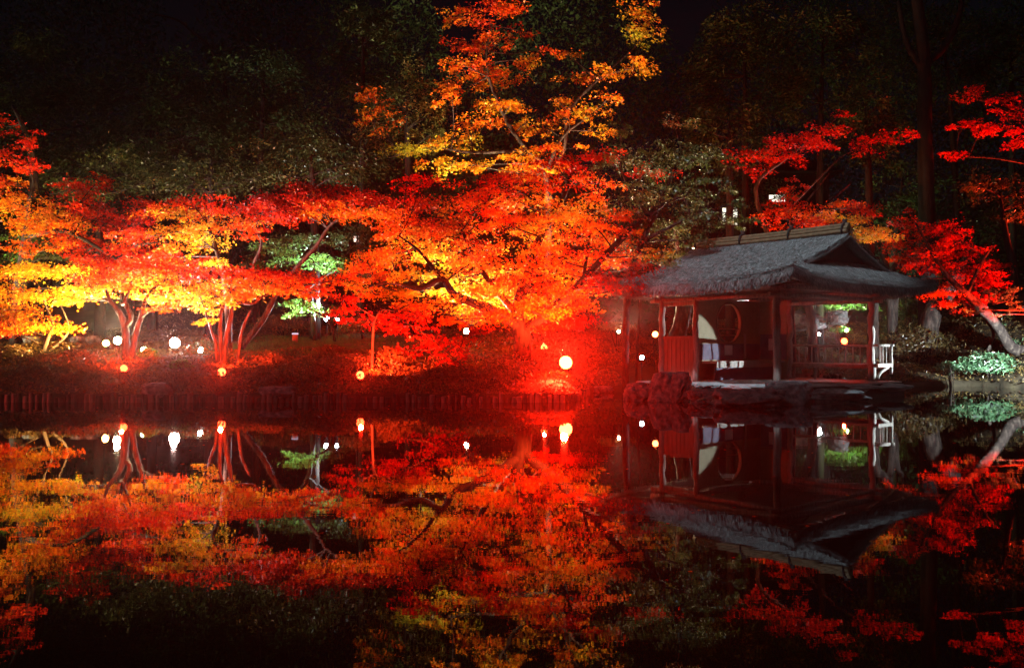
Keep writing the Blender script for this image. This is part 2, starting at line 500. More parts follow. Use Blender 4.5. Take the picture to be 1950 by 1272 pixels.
rock('boulder', 'low pale boulder at the water below the screen corner post', 1352, 756, 42, 17, 20.6, 4, group=G_R)
rock('flat_stone', 'pale flat stone at the foot of the screen corner post', 1352, 736, 28, 9, 21.8, 5, 'slab', group=G_R)
rock('boulder', 'long dark boulder lying lowest at the water in front of the pavilion', 1425, 760, 68, 22, 19.5, 6, group=G_R, depth=.6)
rock('boulder', 'big grey boulder under the nearest pavilion post', 1497, 751, 46, 28, 20.2, 8, group=G_R, depth=.8)
rock('stepping_stone', 'long flat pale stepping stone inside the open front', 1425, 738, 52, 8, 21.3, 9, 'slab', group=G_R, depth=.5)
rock('boulder', 'long dark flat boulder at the water below the balustrade', 1580, 752, 66, 14, 21.3, 10, group=G_R, depth=.5)
rock('flat_stone', 'thin flat stone at the foot of the right pavilion post', 1684, 736, 48, 7, 23.2, 11, 'slab', group=G_R, depth=.6)
rock('stepping_stone', 'flat pale stone paving between the middle and right posts', 1585, 738, 72, 8, 22.4, 12, 'slab', group=G_R, depth=.6)
rock('boulder', 'rounded red-lit rock above the stakes on the left bank', 300, 742, 26, 15, 21.2, 13, group=G_R)
rock('boulder', 'wide low rock on the bank edge between two red floodlights', 532, 746, 36, 12, 21.1, 14, group=G_R, depth=.6)
rock('boulder', 'small dark rock at the water right of the big red lamp', 1145, 742, 24, 8, 25.4, 15, group=G_R)
rock('boulder', 'pale rock half lit in the shrubs behind the right post', 1596, 604, 20, 14, 34.0, 16, group='rocks on the slope')
rock('boulder', 'wide dark rock in the shrubs behind the balustrade', 1530, 612, 38, 16, 35.0, 17, group='rocks on the slope')
for i, (px, py, rx) in enumerate([(150, 648, 13), (178, 647, 12), (60, 648, 14)]):
    rock('boulder', ['small grey stone on the slope left of the twin-trunk maple, nearer the yellow tree',
                     'small grey stone just left of the yellow floodlight pair',
                     'small grey stone behind the trunk of the yellow maple'][i], px, py, rx, 9, 28.5, 20 + i, group='rocks on the slope')


def build_stakes():
    mb = MB(); prof = [(.062, -.75), (.066, -.02), (.064, .17), (.055, .195), (.0, .2)]
    n = 9; vs = []
    mb.lathe((0, 0, 0), prof, n)
    protos = []
    for j in range(4):
        me = bpy.data.meshes.new('wooden_stake')
        sx = random.uniform(.85, 1.15)
        vv = [(q[0] * sx * (1 + .06 * math.sin(7 * q[2] + j)), q[1] * sx, q[2] * random.choice([1, 1]) * (1 + .05 * j)) for q in mb.v]
        me.from_pydata(vv, [], mb.f); me.polygons.foreach_set('use_smooth', [True] * len(mb.f)); me.materials.append(M['stake' if j % 2 else 'stakeshade'])
        protos.append(me)
    x = -13.6
    while x < 2.1:
        gap = random.random()
        y = float(shore(x)) - .10 + random.uniform(-.02, .02)
        o = bpy.data.objects.new('wooden_stake', random.choice(protos)); COL.objects.link(o)
        o.location = (x, y, random.uniform(-.10, .02)); o.scale = (random.uniform(.7, 1.2),) * 2 + (1,); o.rotation_euler = (random.uniform(-.06, .06), random.uniform(-.09, .09), random.uniform(0, 6))
        tag(o, 'round wooden stake in the row edging the left pond bank', 'stake', 'wooden stakes edging the pond')
        x += .142 if gap > .06 else .19
    for px in (1508, 1536, 1547, 1556, 1570, 1577, 1585, 1592, 1600):
        Y = 27.2; q = P(px, 727, Y)
        o = bpy.data.objects.new('wooden_stake', protos[0]); COL.objects.link(o)
        o.location = (q[0], Y, .14); o.scale = (.9, .9, 1.5)
        tag(o, 'pale-lit wooden stake in the short row seen beneath the balustrade', 'stake', 'pale stakes under the balustrade')
build_stakes()


# ------------------------------------------------------------------ pavilion
PC = Vector((6.23, 21.0, 0))
UA = Vector((-2.25, 2.70, 0)); LA = UA.length; UA.normalize()      # near corner -> left corner
UD = Vector((UA.y, -UA.x, 0)); LD = 4.35                              # near corner -> right corner
UZ = Vector((0, 0, 1))
def L(a, d, z): return PC + UA * a + UD * d + UZ * z
FZ = .38                                                             # floor level

def build_pavilion():
    root = thing('garden_pavilion', L(LA / 2, LD / 2, 0), 'open wooden teahouse pavilion with thatched hip-and-gable roof beside the pond', 'pavilion', None)
    fr = (UA, UD, UZ)
    # slab floor; a dark skirt paints shade on its side
    mb = MB(); pts = []
    for a, d in [(-.45, -.45), (LA * .5, -.6), (LA + .5, -.45), (LA + .9, LD * .5), (LA + 1.5, LD + .6), (LA * .5, LD + .8), (-.55, LD + .55), (-.6, LD * .5)]:
        pts.append((a, d))
    top = [L(a, d, FZ) for a, d in pts]; bot = [L(a * 1.03, d * 1.03, -.6) for a, d in pts]
    n = len(pts)
    mb.add(top + bot, [tuple(range(n))] + [(i, i + n, (i + 1) % n + n, (i + 1) % n) for i in range(n)])
    mb.build('floor', M['slab'], root)
    skirt = MB(); n2 = len(pts)
    t2 = [L(a * 1.012, d * 1.012, FZ - .035) for a, d in pts]; b2 = [L(a * 1.05, d * 1.05, -.7) for a, d in pts]
    skirt.add(t2 + b2, [(i, i + n2, (i + 1) % n2 + n2, (i + 1) % n2) for i in range(n2)]); skirt.build('shade_skirt', M['soil'], root)  # dark sheet over the pale slab side stands in for its shade
    # posts
    def post(a, d, z0, z1, r=.085, gn=.10, m='wood', wob=.02):
        k = 12
        pp = [L(a, d, z0 + (z1 - z0) * i / k) + Vector((random.uniform(-wob, wob), random.uniform(-wob, wob), 0)) for i in range(k + 1)]
        mb = MB(); mb.tube(pp, [r * (1 + random.uniform(-gn, gn)) for _ in pp], 10, jit=.04)
        o = mb.build('post', M[m], root)
        bs = MB(); bs.lathe(L(a, d, z0 - .06), [(.0, .08), (.17, .075), (.20, .02), (.19, -.05)][::-1], 12)
        bs.build('footing_stone', M['slab'], o)
        return o
    TB = 2.62
    aB = LA * .68
    post(0, 0, FZ, TB, .095)
    post(LA, 0, FZ, TB, .085)
    post(0, LD, FZ, TB, .085, .2, 'palewood', .03)
    post(LA, LD, FZ, TB, .075)
    post(aB, 0, FZ, TB - .08, .075)
    aW = LA * .70                                  # end of the right-back wall, measured from the near-right side
    post(aW, LD, FZ, TB, .07, .2, 'palewood', .03)
    # beams
    def beam(p, q, r, m='wood'):
        mb = MB(); mb.tube(resample([p, (p + q) / 2 + Vector((0, 0, .02)), q], [r, r, r], 4)[0], r, 10, jit=.03); return mb.build('beam', M[m], root)
    for h, r in ((2.50, .05), (2.70, .075)):
        beam(L(-.35, -.02, h), L(LA + .35, -.02, h), r)
        beam(L(-.02, -.35, h + .03), L(-.02, LD + .35, h + .03), r)
        beam(L(LA + .02, -.3, h + .03), L(LA + .02, LD + .3, h + .03), r)
        beam(L(-.3, LD + .02, h), L(LA + .3, LD + .02, h), r)
    # --- screen in the front left (near the left post)
    def panel(a0, a1, d, z0, z1, th, m, name, par=root):
        mb = MB(); mb.box(L((a0 + a1) / 2, d, (z0 + z1) / 2), (a1 - a0, th, z1 - z0), fr); return mb.build(name, M[m], par)
    def panel_d(d0, d1, a, z0, z1, th, m, name, par=root):
        mb = MB(); mb.box(L(a, (d0 + d1) / 2, (z0 + z1) / 2), (th, d1 - d0, z1 - z0), fr); return mb.build(name, M[m], par)
    scr = MB()
    nb = 7; wb = (LA - aB - .14) / nb
    for i in range(nb):
        a = aB + .07 + wb * (i + .5)
        scr.box(L(a, .0 + random.uniform(-.004, .004), (FZ + .1 + 1.50) / 2), (wb - .012, .03, 1.50 - FZ - .1), fr)
    so = scr.build('screen_board', M['redwood'], root)
    panel(aB + .06, LA - .06, 0, 1.50, 1.57, .07, 'redwood', 'screen_rail')
    panel(aB + .06, LA - .06, 0, 2.36, 2.45, .06, 'wood', 'screen_lintel')
    panel(aB + .06, LA - .06, .012, FZ + .02, FZ + .1, .08, 'wood', 'screen_sill')
    # --- left-back wall along a = LA, with the round window
    d0, d1 = LD * .34, LD - .05
    dc, zc, rr = LD * .655, 1.97, .56
    zt, zb = 2.62, FZ
    mb = MB(); n = 48; th = .09
    ring = [(dc + rr * math.cos(2 * math.pi * i / n), zc + rr * math.sin(2 * math.pi * i / n)) for i in range(n)]
    def outer(i):
        c, s = math.cos(2 * math.pi * i / n), math.sin(2 * math.pi * i / n)
        ts = []
        if abs(c) > 1e-6: ts.append(((d1 if c > 0 else d0) - dc) / c)
        if abs(s) > 1e-6: ts.append(((zt if s > 0 else zb) - zc) / s)
        t_ = min(ts); return (dc + c * t_, zc + s * t_)
    out = [outer(i) for i in range(n)]
    # exact corners
    for cd, cz in ((d0, zb), (d1, zb), (d0, zt), (d1, zt)):
        j = min(range(n), key=lambda i: (out[i][0] - cd) ** 2 + (out[i][1] - cz) ** 2); out[j] = (cd, cz)
    vs = []
    for off in (LA - th / 2, LA + th / 2):
        vs += [L(off, q[0], q[1]) for q in ring] + [L(off, q[0], q[1]) for q in out]
    fs = []
    for i in range(n):
        j = (i + 1) % n
        fs += [(i, j, n + j, n + i), (2 * n + i, 3 * n + i, 3 * n + j, 2 * n + j), (i, 2 * n + i, 2 * n + j, j), (n + i, n + j, 3 * n + j, 3 * n + i)]
    mb.add(vs, fs); wl = mb.build('plaster_wall', M['plaster'], root)
    fm = MB(); fm.tube([L(LA - .05, dc + (rr + .015) * math.cos(2 * math.pi * i / 40), zc + (rr + .015) * math.sin(2 * math.pi * i / 40)) for i in range(41)], .028, 8, cap=False)
    fm.build('round_window_frame', M['bamboo'], wl)
    for zz in (1.62, 1.80):
        s_ = MB(); hw = math.sqrt(rr * rr - (zz - zc) ** 2)
        s_.tube([L(LA, dc - hw, zz), L(LA, dc + hw, zz)], .014, 6); s_.build('round_window_bar', M['bamboo'], wl)
    panel_d(d0, d1, LA - th / 2 - .012, FZ + .55, 1.38, .02, 'wainscot', 'wainscot', wl)
    post(LA, d0 - .03, FZ, TB, .06)
    # --- right-back wall along d = LD from the back corner
    w2 = panel(aW + .07, LA - .07, LD, FZ, 2.62, .09, 'plaster', 'plaster_wall')
    panel(aW + .08, LA - .1, LD - .06, FZ + .55, 1.66, .02, 'wainscot', 'wainscot', w2)
    panel_d(LD * .80, LD * .82, LA - .10, .95, 1.66, .03, 'palewood', 'wall_batten', wl)
    # --- inner corner bench
    panel_d(d0 + .1, LD - .06, LA - .34, .84, .90, .50, 'palewood', 'bench_seat')
    panel_d(d0 + .1, LD - .06, LA - .57, .72, .838, .04, 'palewood', 'bench_apron')
    panel(aW + .1, LA - .6, LD - .34, .842, .902, .46, 'palewood', 'bench_seat')
    panel_d(d0 + .1, LD - .06, LA - .50, FZ, .72, .03, 'wainscot', 'bench_front')
    # --- overhanging bench with balustrade along d = LD
    dO = LD + .78
    panel(-.12, LA - .1, LD + .38, .76, .83, .72, 'wood', 'balcony_seat')
    panel(-.14, LA - .1, dO - .02, .70, .84, .05, 'wood', 'balcony_edge')
    rail = MB(); rail.tube([L(LA - .1, dO, 1.33), L(aW * .5, dO, 1.32), L(-.22, dO + .0, 1.33)], .035, 8)
    ro = rail.build('handrail', M['palewood'], root)
    nbal = 17
    for i in range(nbal):
        a = -.1 + LA * .97 * i / (nbal - 1)
        bb = MB(); bow = random.uniform(-.02, .02)
        bb.tube([L(a, dO, .80), L(a + bow, dO + bow, 1.06), L(a, dO, 1.32)], [.02, .016, .015], 6); bb.build('baluster', M['palewood'], root)
    side = MB(); side.tube([L(-.13, LD + .03, 1.33), L(-.13, dO + .12, 1.33)], .035, 8); side.build('handrail', M['palewood'], root)
    for i in range(3):
        d = LD + .2 + .17 * i
        bb = MB(); bb.tube([L(-.13, d, .82), L(-.13, d, 1.32)], .017, 6); bb.build('baluster', M['palewood'], root)
    ep = MB(); ep.tube([L(-.14, dO, .55), L(-.14, dO + .02, .8), L(-.15, dO - .01, 1.1), L(-.14, dO, 1.33)], [.04, .042, .036, .04], 8); ep.build('corner_baluster', M['palewood'], root)
    sd = MB(); sd.box(L(-.15, LD + .40, .80), (.045, .74, .1), fr); sd.build('balcony_edge', M['palewood'], root)
    br = MB(); br.tube(resample([L(-.13, LD + .06, .42), L(-.13, LD + .22, .60), L(-.13, LD + .62, .74)], [.045, .045, .04], 5)[0], .042, 8); br.build('curved_bracket', M['palewood'], root)
    for i in (0, 1):
        br = MB(); br.tube([L(aW * .75 + .7 * i, LD + .3, FZ - .2), L(aW * .75 + .7 * i, LD + .34, .74)], .04, 8); br.build('balcony_leg', M['palewood'], root)

    # ---------------- thatched roof
    o_ = 1.25
    Pm, Qm = LA / 2 + o_, LD / 2 + o_
    Pg = LA / 2 + .50                          # gable plane
    ZR, ZE = 4.10, 2.86
    pc, qc = LA / 2, LD / 2
    def zt_(p, q):
        ap, aq = abs(p), abs(q)
        tq = aq / Qm
        hm = ZR - (ZR - ZE) * (tq ** .9) - .06 * math.sin(math.pi * tq)
        e = Pm - ap
        he = ZE + .62 * e - .05 * math.sin(math.pi * min(1, e / .8))
        lift = .24 * (ap / Pm) ** 4 * tq ** 4
        return hm, he, lift
    def top_main(p, q):
        hm, he, l = zt_(p, q); return (hm if abs(p) <= Pg else min(hm, he)) + l
    roofroot = None
    TH = .27
    # main slopes: upper gable roof runs to |p|<=Pg ; skirt beyond is the lower of the two
    def sheet(ps, qs, zf, name, par, thick, rnd=.07):
        n1, n2 = len(ps), len(qs); vs = []; fs = []
        for layer in (0, 1):
            for i, p in enumerate(ps):
                for j, q in enumerate(qs):
                    z = zf(p, q)
                    edge = min((p - ps[0]), (ps[-1] - p), (q - qs[0]), (qs[-1] - q))
                    jit = .02 * mnoise.noise(Vector((p * 5, q * 5, layer)))
                    if layer == 0:
                        z = z + jit - (max(0, .12 - edge) ** 2) * 6
                        vs.append(L(pc + p, qc + q, z))
                    else:
                        s_ = 1 - .03
                        vs.append(L(pc + p * s_, qc + q * s_, z - thick + jit))
        id_ = lambda l, i, j: l * n1 * n2 + i * n2 + j
        for i in range(n1 - 1):
            for j in range(n2 - 1):
                fs.append((id_(0, i, j), id_(0, i + 1, j), id_(0, i + 1, j + 1), id_(0, i, j + 1)))
                fs.append((id_(1, i, j), id_(1, i, j + 1), id_(1, i + 1, j + 1), id_(1, i + 1, j)))
        for i in range(n1 - 1):
            fs.append((id_(0, i, 0), id_(1, i, 0), id_(1, i + 1, 0), id_(0, i + 1, 0)))
            fs.append((id_(0, i, n2 - 1), id_(0, i + 1, n2 - 1), id_(1, i + 1, n2 - 1), id_(1, i, n2 - 1)))
        for j in range(n2 - 1):
            fs.append((id_(0, 0, j), id_(0, 0, j + 1), id_(1, 0, j + 1), id_(1, 0, j)))
            fs.append((id_(0, n1 - 1, j), id_(1, n1 - 1, j), id_(1, n1 - 1, j + 1), id_(0, n1 - 1, j + 1)))
        mb = MB(); mb.add(vs, fs, True); return mb.build(name, M['thatch'], par)
    def lin(a, b, n): return [a + (b - a) * i / (n - 1) for i in range(n)]
    # lower skirt all round
    def zskirt(p, q):
        hm, he, l = zt_(p, q); return min(hm - .0, he) + l
    roof = sheet(lin(-Pm, Pm, 70), lin(-Qm, Qm, 70), zskirt, 'thatched_roof', root, TH)
    # upper gable roof
    def qlim():
        q = 0
        while zt_(Pg, q)[0] > zt_(Pg, q)[1] - .02: q += .01
        return q
    ql = qlim() + .12
    def zup(p, q):
        hm, he, l = zt_(p, q); return hm + l + .012
    sheet(lin(-Pg - .16, Pg + .16, 40), lin(-ql, ql, 50), zup, 'upper_thatch', root, .17)
    for sgn in (-1, 1):
        g = MB(); pts = [(-ql + .1, zt_(Pg, ql)[1] - .05), (ql - .1, zt_(Pg, ql)[1] - .05), (0, ZR - .16)]
        vs = [L(pc + sgn * (Pg - .12), qc + a, z) for a, z in pts] + [L(pc + sgn * (Pg - .18), qc + a, z) for a, z in pts]
        g.add(vs, [(0, 1, 2), (5, 4, 3), (0, 3, 4, 1), (1, 4, 5, 2), (2, 5, 3, 0)])
        g.build('gable_board', M['shadebark'], roof)
    # straw tufts over the thatch
    N = 26000
    def straw(npts, kind):
        pos = []; fw = []; nr = []
        while len(pos) < npts:
            if kind == 'up':
                p = random.uniform(-Pg - .15, Pg + .15); q = random.uniform(-ql, ql); zf = zup
            else:
                p = random.uniform(-Pm, Pm); q = random.uniform(-Qm, Qm); zf = zskirt
                if abs(p) < Pg and abs(q) < ql: continue
            e = .03
            dzp = (zf(p + e, q) - zf(p - e, q)) / (2 * e); dzq = (zf(p, q + e) - zf(p, q - e)) / (2 * e)
            nrm = (UZ - UA * dzp - UD * dzq).normalized()
            g = -(UA * dzp + UD * dzq); g.z = -(dzp ** 2 + dzq ** 2); g.normalize()
            edge = min(Pm - abs(p), Qm - abs(q)) if kind != 'up' else 1
            drop = (max(0, .12 - edge) ** 2) * 6
            pos.append(L(pc + p, qc + q, zf(p, q) - drop + .012)); fw.append(g + Vector((random.gauss(0, .25), random.gauss(0, .25), random.gauss(0, .06)))); nr.append(nrm + Vector((random.gauss(0, .2), random.gauss(0, .2), 0)))
        return pos, fw, nr
    tm = (np.array([(-.07, -1, 0), (.07, -1, 0), (.05, 1, .08), (-.05, 1, .08)]), np.array([(0, 1, 2, 3)]))
    A = [straw(24000, 'up'), straw(38000, 'skirt')]
    # ragged eave fringe
    fp, ff, fn = [], [], []
    for i in range(7000):
        s_ = random.choice([0, 1, 2, 3]); u = random.uniform(-1, 1); dz = random.uniform(-TH * .95, -.02)
        if s_ < 2: p, q, o3 = (Pm if s_ else -Pm) , u * Qm, UA * (1 if s_ else -1)
        else: p, q, o3 = u * Pm, (Qm if s_ == 3 else -Qm), UD * (1 if s_ == 3 else -1)
        k = 1 - .03 * (-dz / TH)
        fp.append(L(pc + p * k, qc + q * k, zskirt(p, q) - .08 + dz * .72)); ff.append(o3 * .35 + Vector((0, 0, -.9)) + Vector((random.gauss(0, .3), random.gauss(0, .3), random.gauss(0, .2)))); fn.append(o3 + Vector((0, 0, .3)))
    A.append((fp, ff, fn))
    pos = np.array([q for a in A for q in a[0]]); fw = np.array([q for a in A for q in a[1]]); nr = np.array([q for a in A for q in a[2]])
    V, Fq, tt = leaves(pos, nr, fw, .07 * (.5 + rng.random(len(pos))), .45 + .24 * rng.normal(size=len(pos)), tm)
    np_mesh('straw_layer', V, Fq, tt, M['straw'], root)
    # bamboo ridge
    r = MB(); PR = Pg + .12
    for dq, dz, rad in ((-.10, .01, .055), (.10, .01, .055), (-.055, .10, .05), (.055, .10, .05), (0, .175, .05)):
        r.tube(resample([L(pc - PR, qc + dq, ZR + dz + .03), L(pc, qc + dq, ZR + dz), L(pc + PR, qc + dq, ZR + dz + .03)], [rad] * 3, 6)[0], rad, 8)
    rg = r.build('bamboo_ridge', M['bamboo'], root)
    for k in range(4):
        p = -PR + .12 + (2 * PR - .24) * k / 3
        tb = MB(); tb.tube([L(pc + p, qc + .17 * math.cos(t_), ZR + .08 + .17 * math.sin(t_)) for t_ in [math.pi * i / 8 - .2 for i in range(11)]], .028, 6)
        tb.tube([L(pc + p - .05, qc, ZR + .24), L(pc + p + .05, qc, ZR + .34)], .03, 6); tb.tube([L(pc + p + .05, qc, ZR + .24), L(pc + p - .05, qc, ZR + .34)], .03, 6)
        tb.build('ridge_tie', M['rope'], rg)
    # rafters under the eaves
    for k in range(13):
        p = -Pm + .15 + (2 * Pm - .3) * k / 12
        for sg in (-1, 1):
            rb = MB()
            z1 = zskirt(p, sg * Qm) - TH - .02; z0 = zskirt(p, sg * .3) - TH - .02
            rb.tube([L(pc + p * .96, qc + sg * Qm * .95, z1), L(pc + p * .96, qc + sg * .9, zskirt(p, sg * .9) - TH - .03)], .025, 6)
            rb.build('rafter', M['bamboo'], root)
    # notices on the wainscot
    def notice(d, z, wd, ht, label, lines, on_d=None):
        if on_d is None: c = L(LA - th / 2 - .028, d, z); ax = (UD, UA, UZ)
        else: c = L(d, LD - .074, z); ax = (UA, UD, UZ)
        t0 = thing('notice', c, label, 'notice')
        b1 = MB(); b1.box(c, (wd, .008, ht), ax); b1.build('sheet', M['paper'], t0)
    notice(LD * .64, 1.20, .36, .28, 'white paper notice pinned low on the wall below the round window', 4)
    notice(aW + .5, 1.36, .34, .34, 'dim paper notice on the dark panel near the middle post', 4, on_d=1)
    return root
build_pavilion()

# ------------------------------------------------------------------ trees
GND = 9999   # a trunk's first point with this height stands on the ground
MG = 'floodlit autumn maples'
tree('maple_tree', 'bright yellow maple low over the bank, leftmost of the floodlit maples', 'tree', 26.5, 80,
     [[(80, GND, 0, .07), (92, 640, 0, .06), (100, 615, 0, .045), (85, 580, .1, .03), (70, 540, 0, .02)],
      [(84, GND, 0, .05), (120, 645, .2, .04), (130, 620, .2, .03), (110, 570, .3, .02)]],
     [(-20, 522, 70, 14, .72), (60, 514, 95, 11, .78), (135, 515, 45, 7, .74), (20, 558, 60, 17, .75), (85, 560, 55, 13, .76), (120, 548, 30, 8, .74),
      (-10, 605, 60, 24, .52), (50, 610, 65, 20, .56), (100, 622, 40, 9, .66), (20, 630, 60, 10, .42), (40, 590, 40, 12, .62), (-40, 560, 50, 40, .7), (150, 513, 25, 5, .75)],
     group=MG, dens=1.25)
tree('maple_tree', 'tall red maple sweeping down from the upper left edge behind the yellow one', 'tree', 28.8, 30,
     [[(30, GND, 0, .2), (40, 520, 0, .17), (55, 420, 0, .15), (62, 330, 0, .12), (45, 250, 0, .08), (20, 200, .2, .04)],
      [(50, 450, 0, .09), (120, 440, -.6, .07), (200, 480, -.9, .05), (260, 520, -1.1, .03)]],
     [(20, 385, 70, 20, .5), (80, 402, 60, 22, .54), (30, 348, 45, 16, .3), (5, 300, 35, 22, .18), (8, 240, 30, 18, .12), (125, 442, 55, 22, .38), (165, 475, 60, 26, .2),
      (95, 425, 50, 16, .55), (205, 505, 60, 22, .2), (185, 345, 26, 14, .1), (170, 395, 60, 24, .15), (235, 430, 60, 30, .1), (60, 432, 45, 12, .55), (140, 360, 60, 22, .1),
      (270, 480, 50, 20, .15), (110, 470, 30, 10, .5), (240, 540, 50, 14, .3), (270, 400, 50, 20, .12), (40, 475, 30, 22, .35, -1), (45, 310, 30, 30, .12, -1), (50, 265, 30, 20, .1, -.8), (45, 430, 40, 18, .5, -1), (40, 520, 30, 14, .5, -1)], group=MG, dens=1.1, bark='shadebark', dt=.08)
tree('maple_tree', 'orange and yellow maple with twin crooked trunks between the white floodlights', 'tree', 25.3, 245,
     [[(240, GND, 0, .13), (239, 640, 0, .11), (236, 615, 0, .10), (225, 592, 0, .075), (207, 568, -.1, .05), (200, 545, -.2, .03)],
      [(238, 622, 0, .085), (249, 603, 0, .075), (236, 572, .1, .06), (231, 545, .1, .04), (245, 520, .1, .03)],
      [(250, GND, 0, .10), (258, 640, 0, .08), (270, 598, .1, .07), (277, 570, .1, .05), (294, 548, .1, .035), (320, 530, 0, .02)],
      [(232, 580, 0, .05), (245, 555, -.3, .035), (250, 535, -.4, .02)]],
     [(200, 535, 60, 18, .42), (240, 520, 70, 18, .38), (170, 560, 48, 10, .66), (130, 577, 26, 5, .71), (225, 553, 48, 13, .62), (292, 540, 38, 13, .67), (312, 558, 36, 11, .69),
      (276, 572, 34, 10, .71), (260, 500, 60, 16, .25), (300, 585, 30, 6, .35), (332, 565, 36, 22, .32), (150, 568, 30, 7, .65), (320, 520, 40, 12, .61), (200, 510, 50, 12, .3)],
     group=MG, dens=1.25)
tree('maple_tree', 'orange-red maple with a fan of thin trunks behind the second red lamp', 'tree', 24.6, 424,
     [[(414, GND, 0, .05), (411, 655, 0, .045), (403, 632, 0, .04), (390, 590, 0, .025)],
      [(422, GND, 0, .06), (420, 650, 0, .055), (420, 600, 0, .05), (425, 575, 0, .04), (400, 555, 0, .02)],
      [(426, GND, 0, .075), (430, 650, .1, .07), (440, 600, .1, .06), (444, 576, .1, .05), (480, 578, 0, .04), (505, 562, 0, .03), (560, 545, 0, .02)],
      [(440, 600, .1, .05), (440, 572, .1, .04), (432, 558, .1, .03)],
      [(445, GND, .3, .05), (460, 632, .3, .045), (474, 598, .3, .03), (478, 590, .3, .02)]],
     [(380, 560, 46, 22, .62), (420, 572, 38, 13, .67), (450, 545, 60, 20, .45), (500, 540, 60, 20, .36), (555, 540, 60, 18, .36), (612, 535, 48, 14, .42), (650, 531, 36, 6, .55),
      (592, 556, 36, 9, .28), (396, 612, 24, 4, .61), (370, 525, 40, 16, .2), (440, 518, 70, 10, .15), (400, 590, 26, 8, .63), (520, 520, 70, 8, .14), (470, 565, 40, 10, .55)],
     group=MG, dens=1.25, dt=.09)
tree('maple_tree', 'golden maple crown standing above and behind the fan of thin trunks', 'tree', 27.2, 436,
     [[(436, GND, 0, .11), (434, 600, 0, .10), (425, 520, 0, .085), (412, 480, 0, .07), (404, 452, 0, .05), (395, 430, 0, .03)],
      [(412, 478, 0, .045), (398, 468, -.2, .03), (380, 455, -.2, .02)], [(405, 455, 0, .04), (425, 432, .1, .03), (440, 425, .2, .02)]],
     [(400, 440, 56, 14, .70), (350, 410, 50, 16, .66), (322, 440, 45, 15, .58), (408, 465, 40, 9, .78), (332, 475, 45, 12, .62), (430, 425, 56, 14, .58), (462, 440, 40, 16, .45),
      (390, 402, 40, 12, .58), (300, 402, 45, 10, .40), (270, 450, 50, 18, .22), (300, 490, 60, 13, .2), (355, 500, 60, 10, .2), (492, 420, 50, 16, .12), (452, 392, 70, 16, .10),
      (522, 400, 60, 16, .08), (360, 385, 50, 12, .2), (230, 470, 40, 14, .2), (370, 455, 40, 10, .72), (420, 500, 30, 8, .7)], group=MG, dens=1.1)
tree('maple_tree', 'red maple on a slanting trunk with a flat bright band of leaves on top', 'tree', 27.8, 470,
     [[(450, GND, 0, .10), (500, 610, 0, .09), (525, 562, 0, .08), (560, 515, 0, .07), (600, 470, 0, .055), (632, 425, 0, .04), (680, 405, 0, .02)],
      [(478, 545, -.3, .06), (480, 510, -.3, .05), (497, 462, -.3, .04), (480, 430, -.3, .025)]],
     [(575, 408, 46, 9, .32), (622, 403, 55, 11, .42), (682, 408, 55, 10, .38), (736, 406, 42, 8, .28), (600, 392, 60, 10, .22), (660, 382, 70, 14, .06), (560, 380, 60, 16, .04),
      (722, 386, 50, 14, .08), (640, 365, 60, 14, .02), (500, 385, 50, 14, .05), (580, 362, 60, 12, .03)], group=MG, dens=1.2, dt=.1)
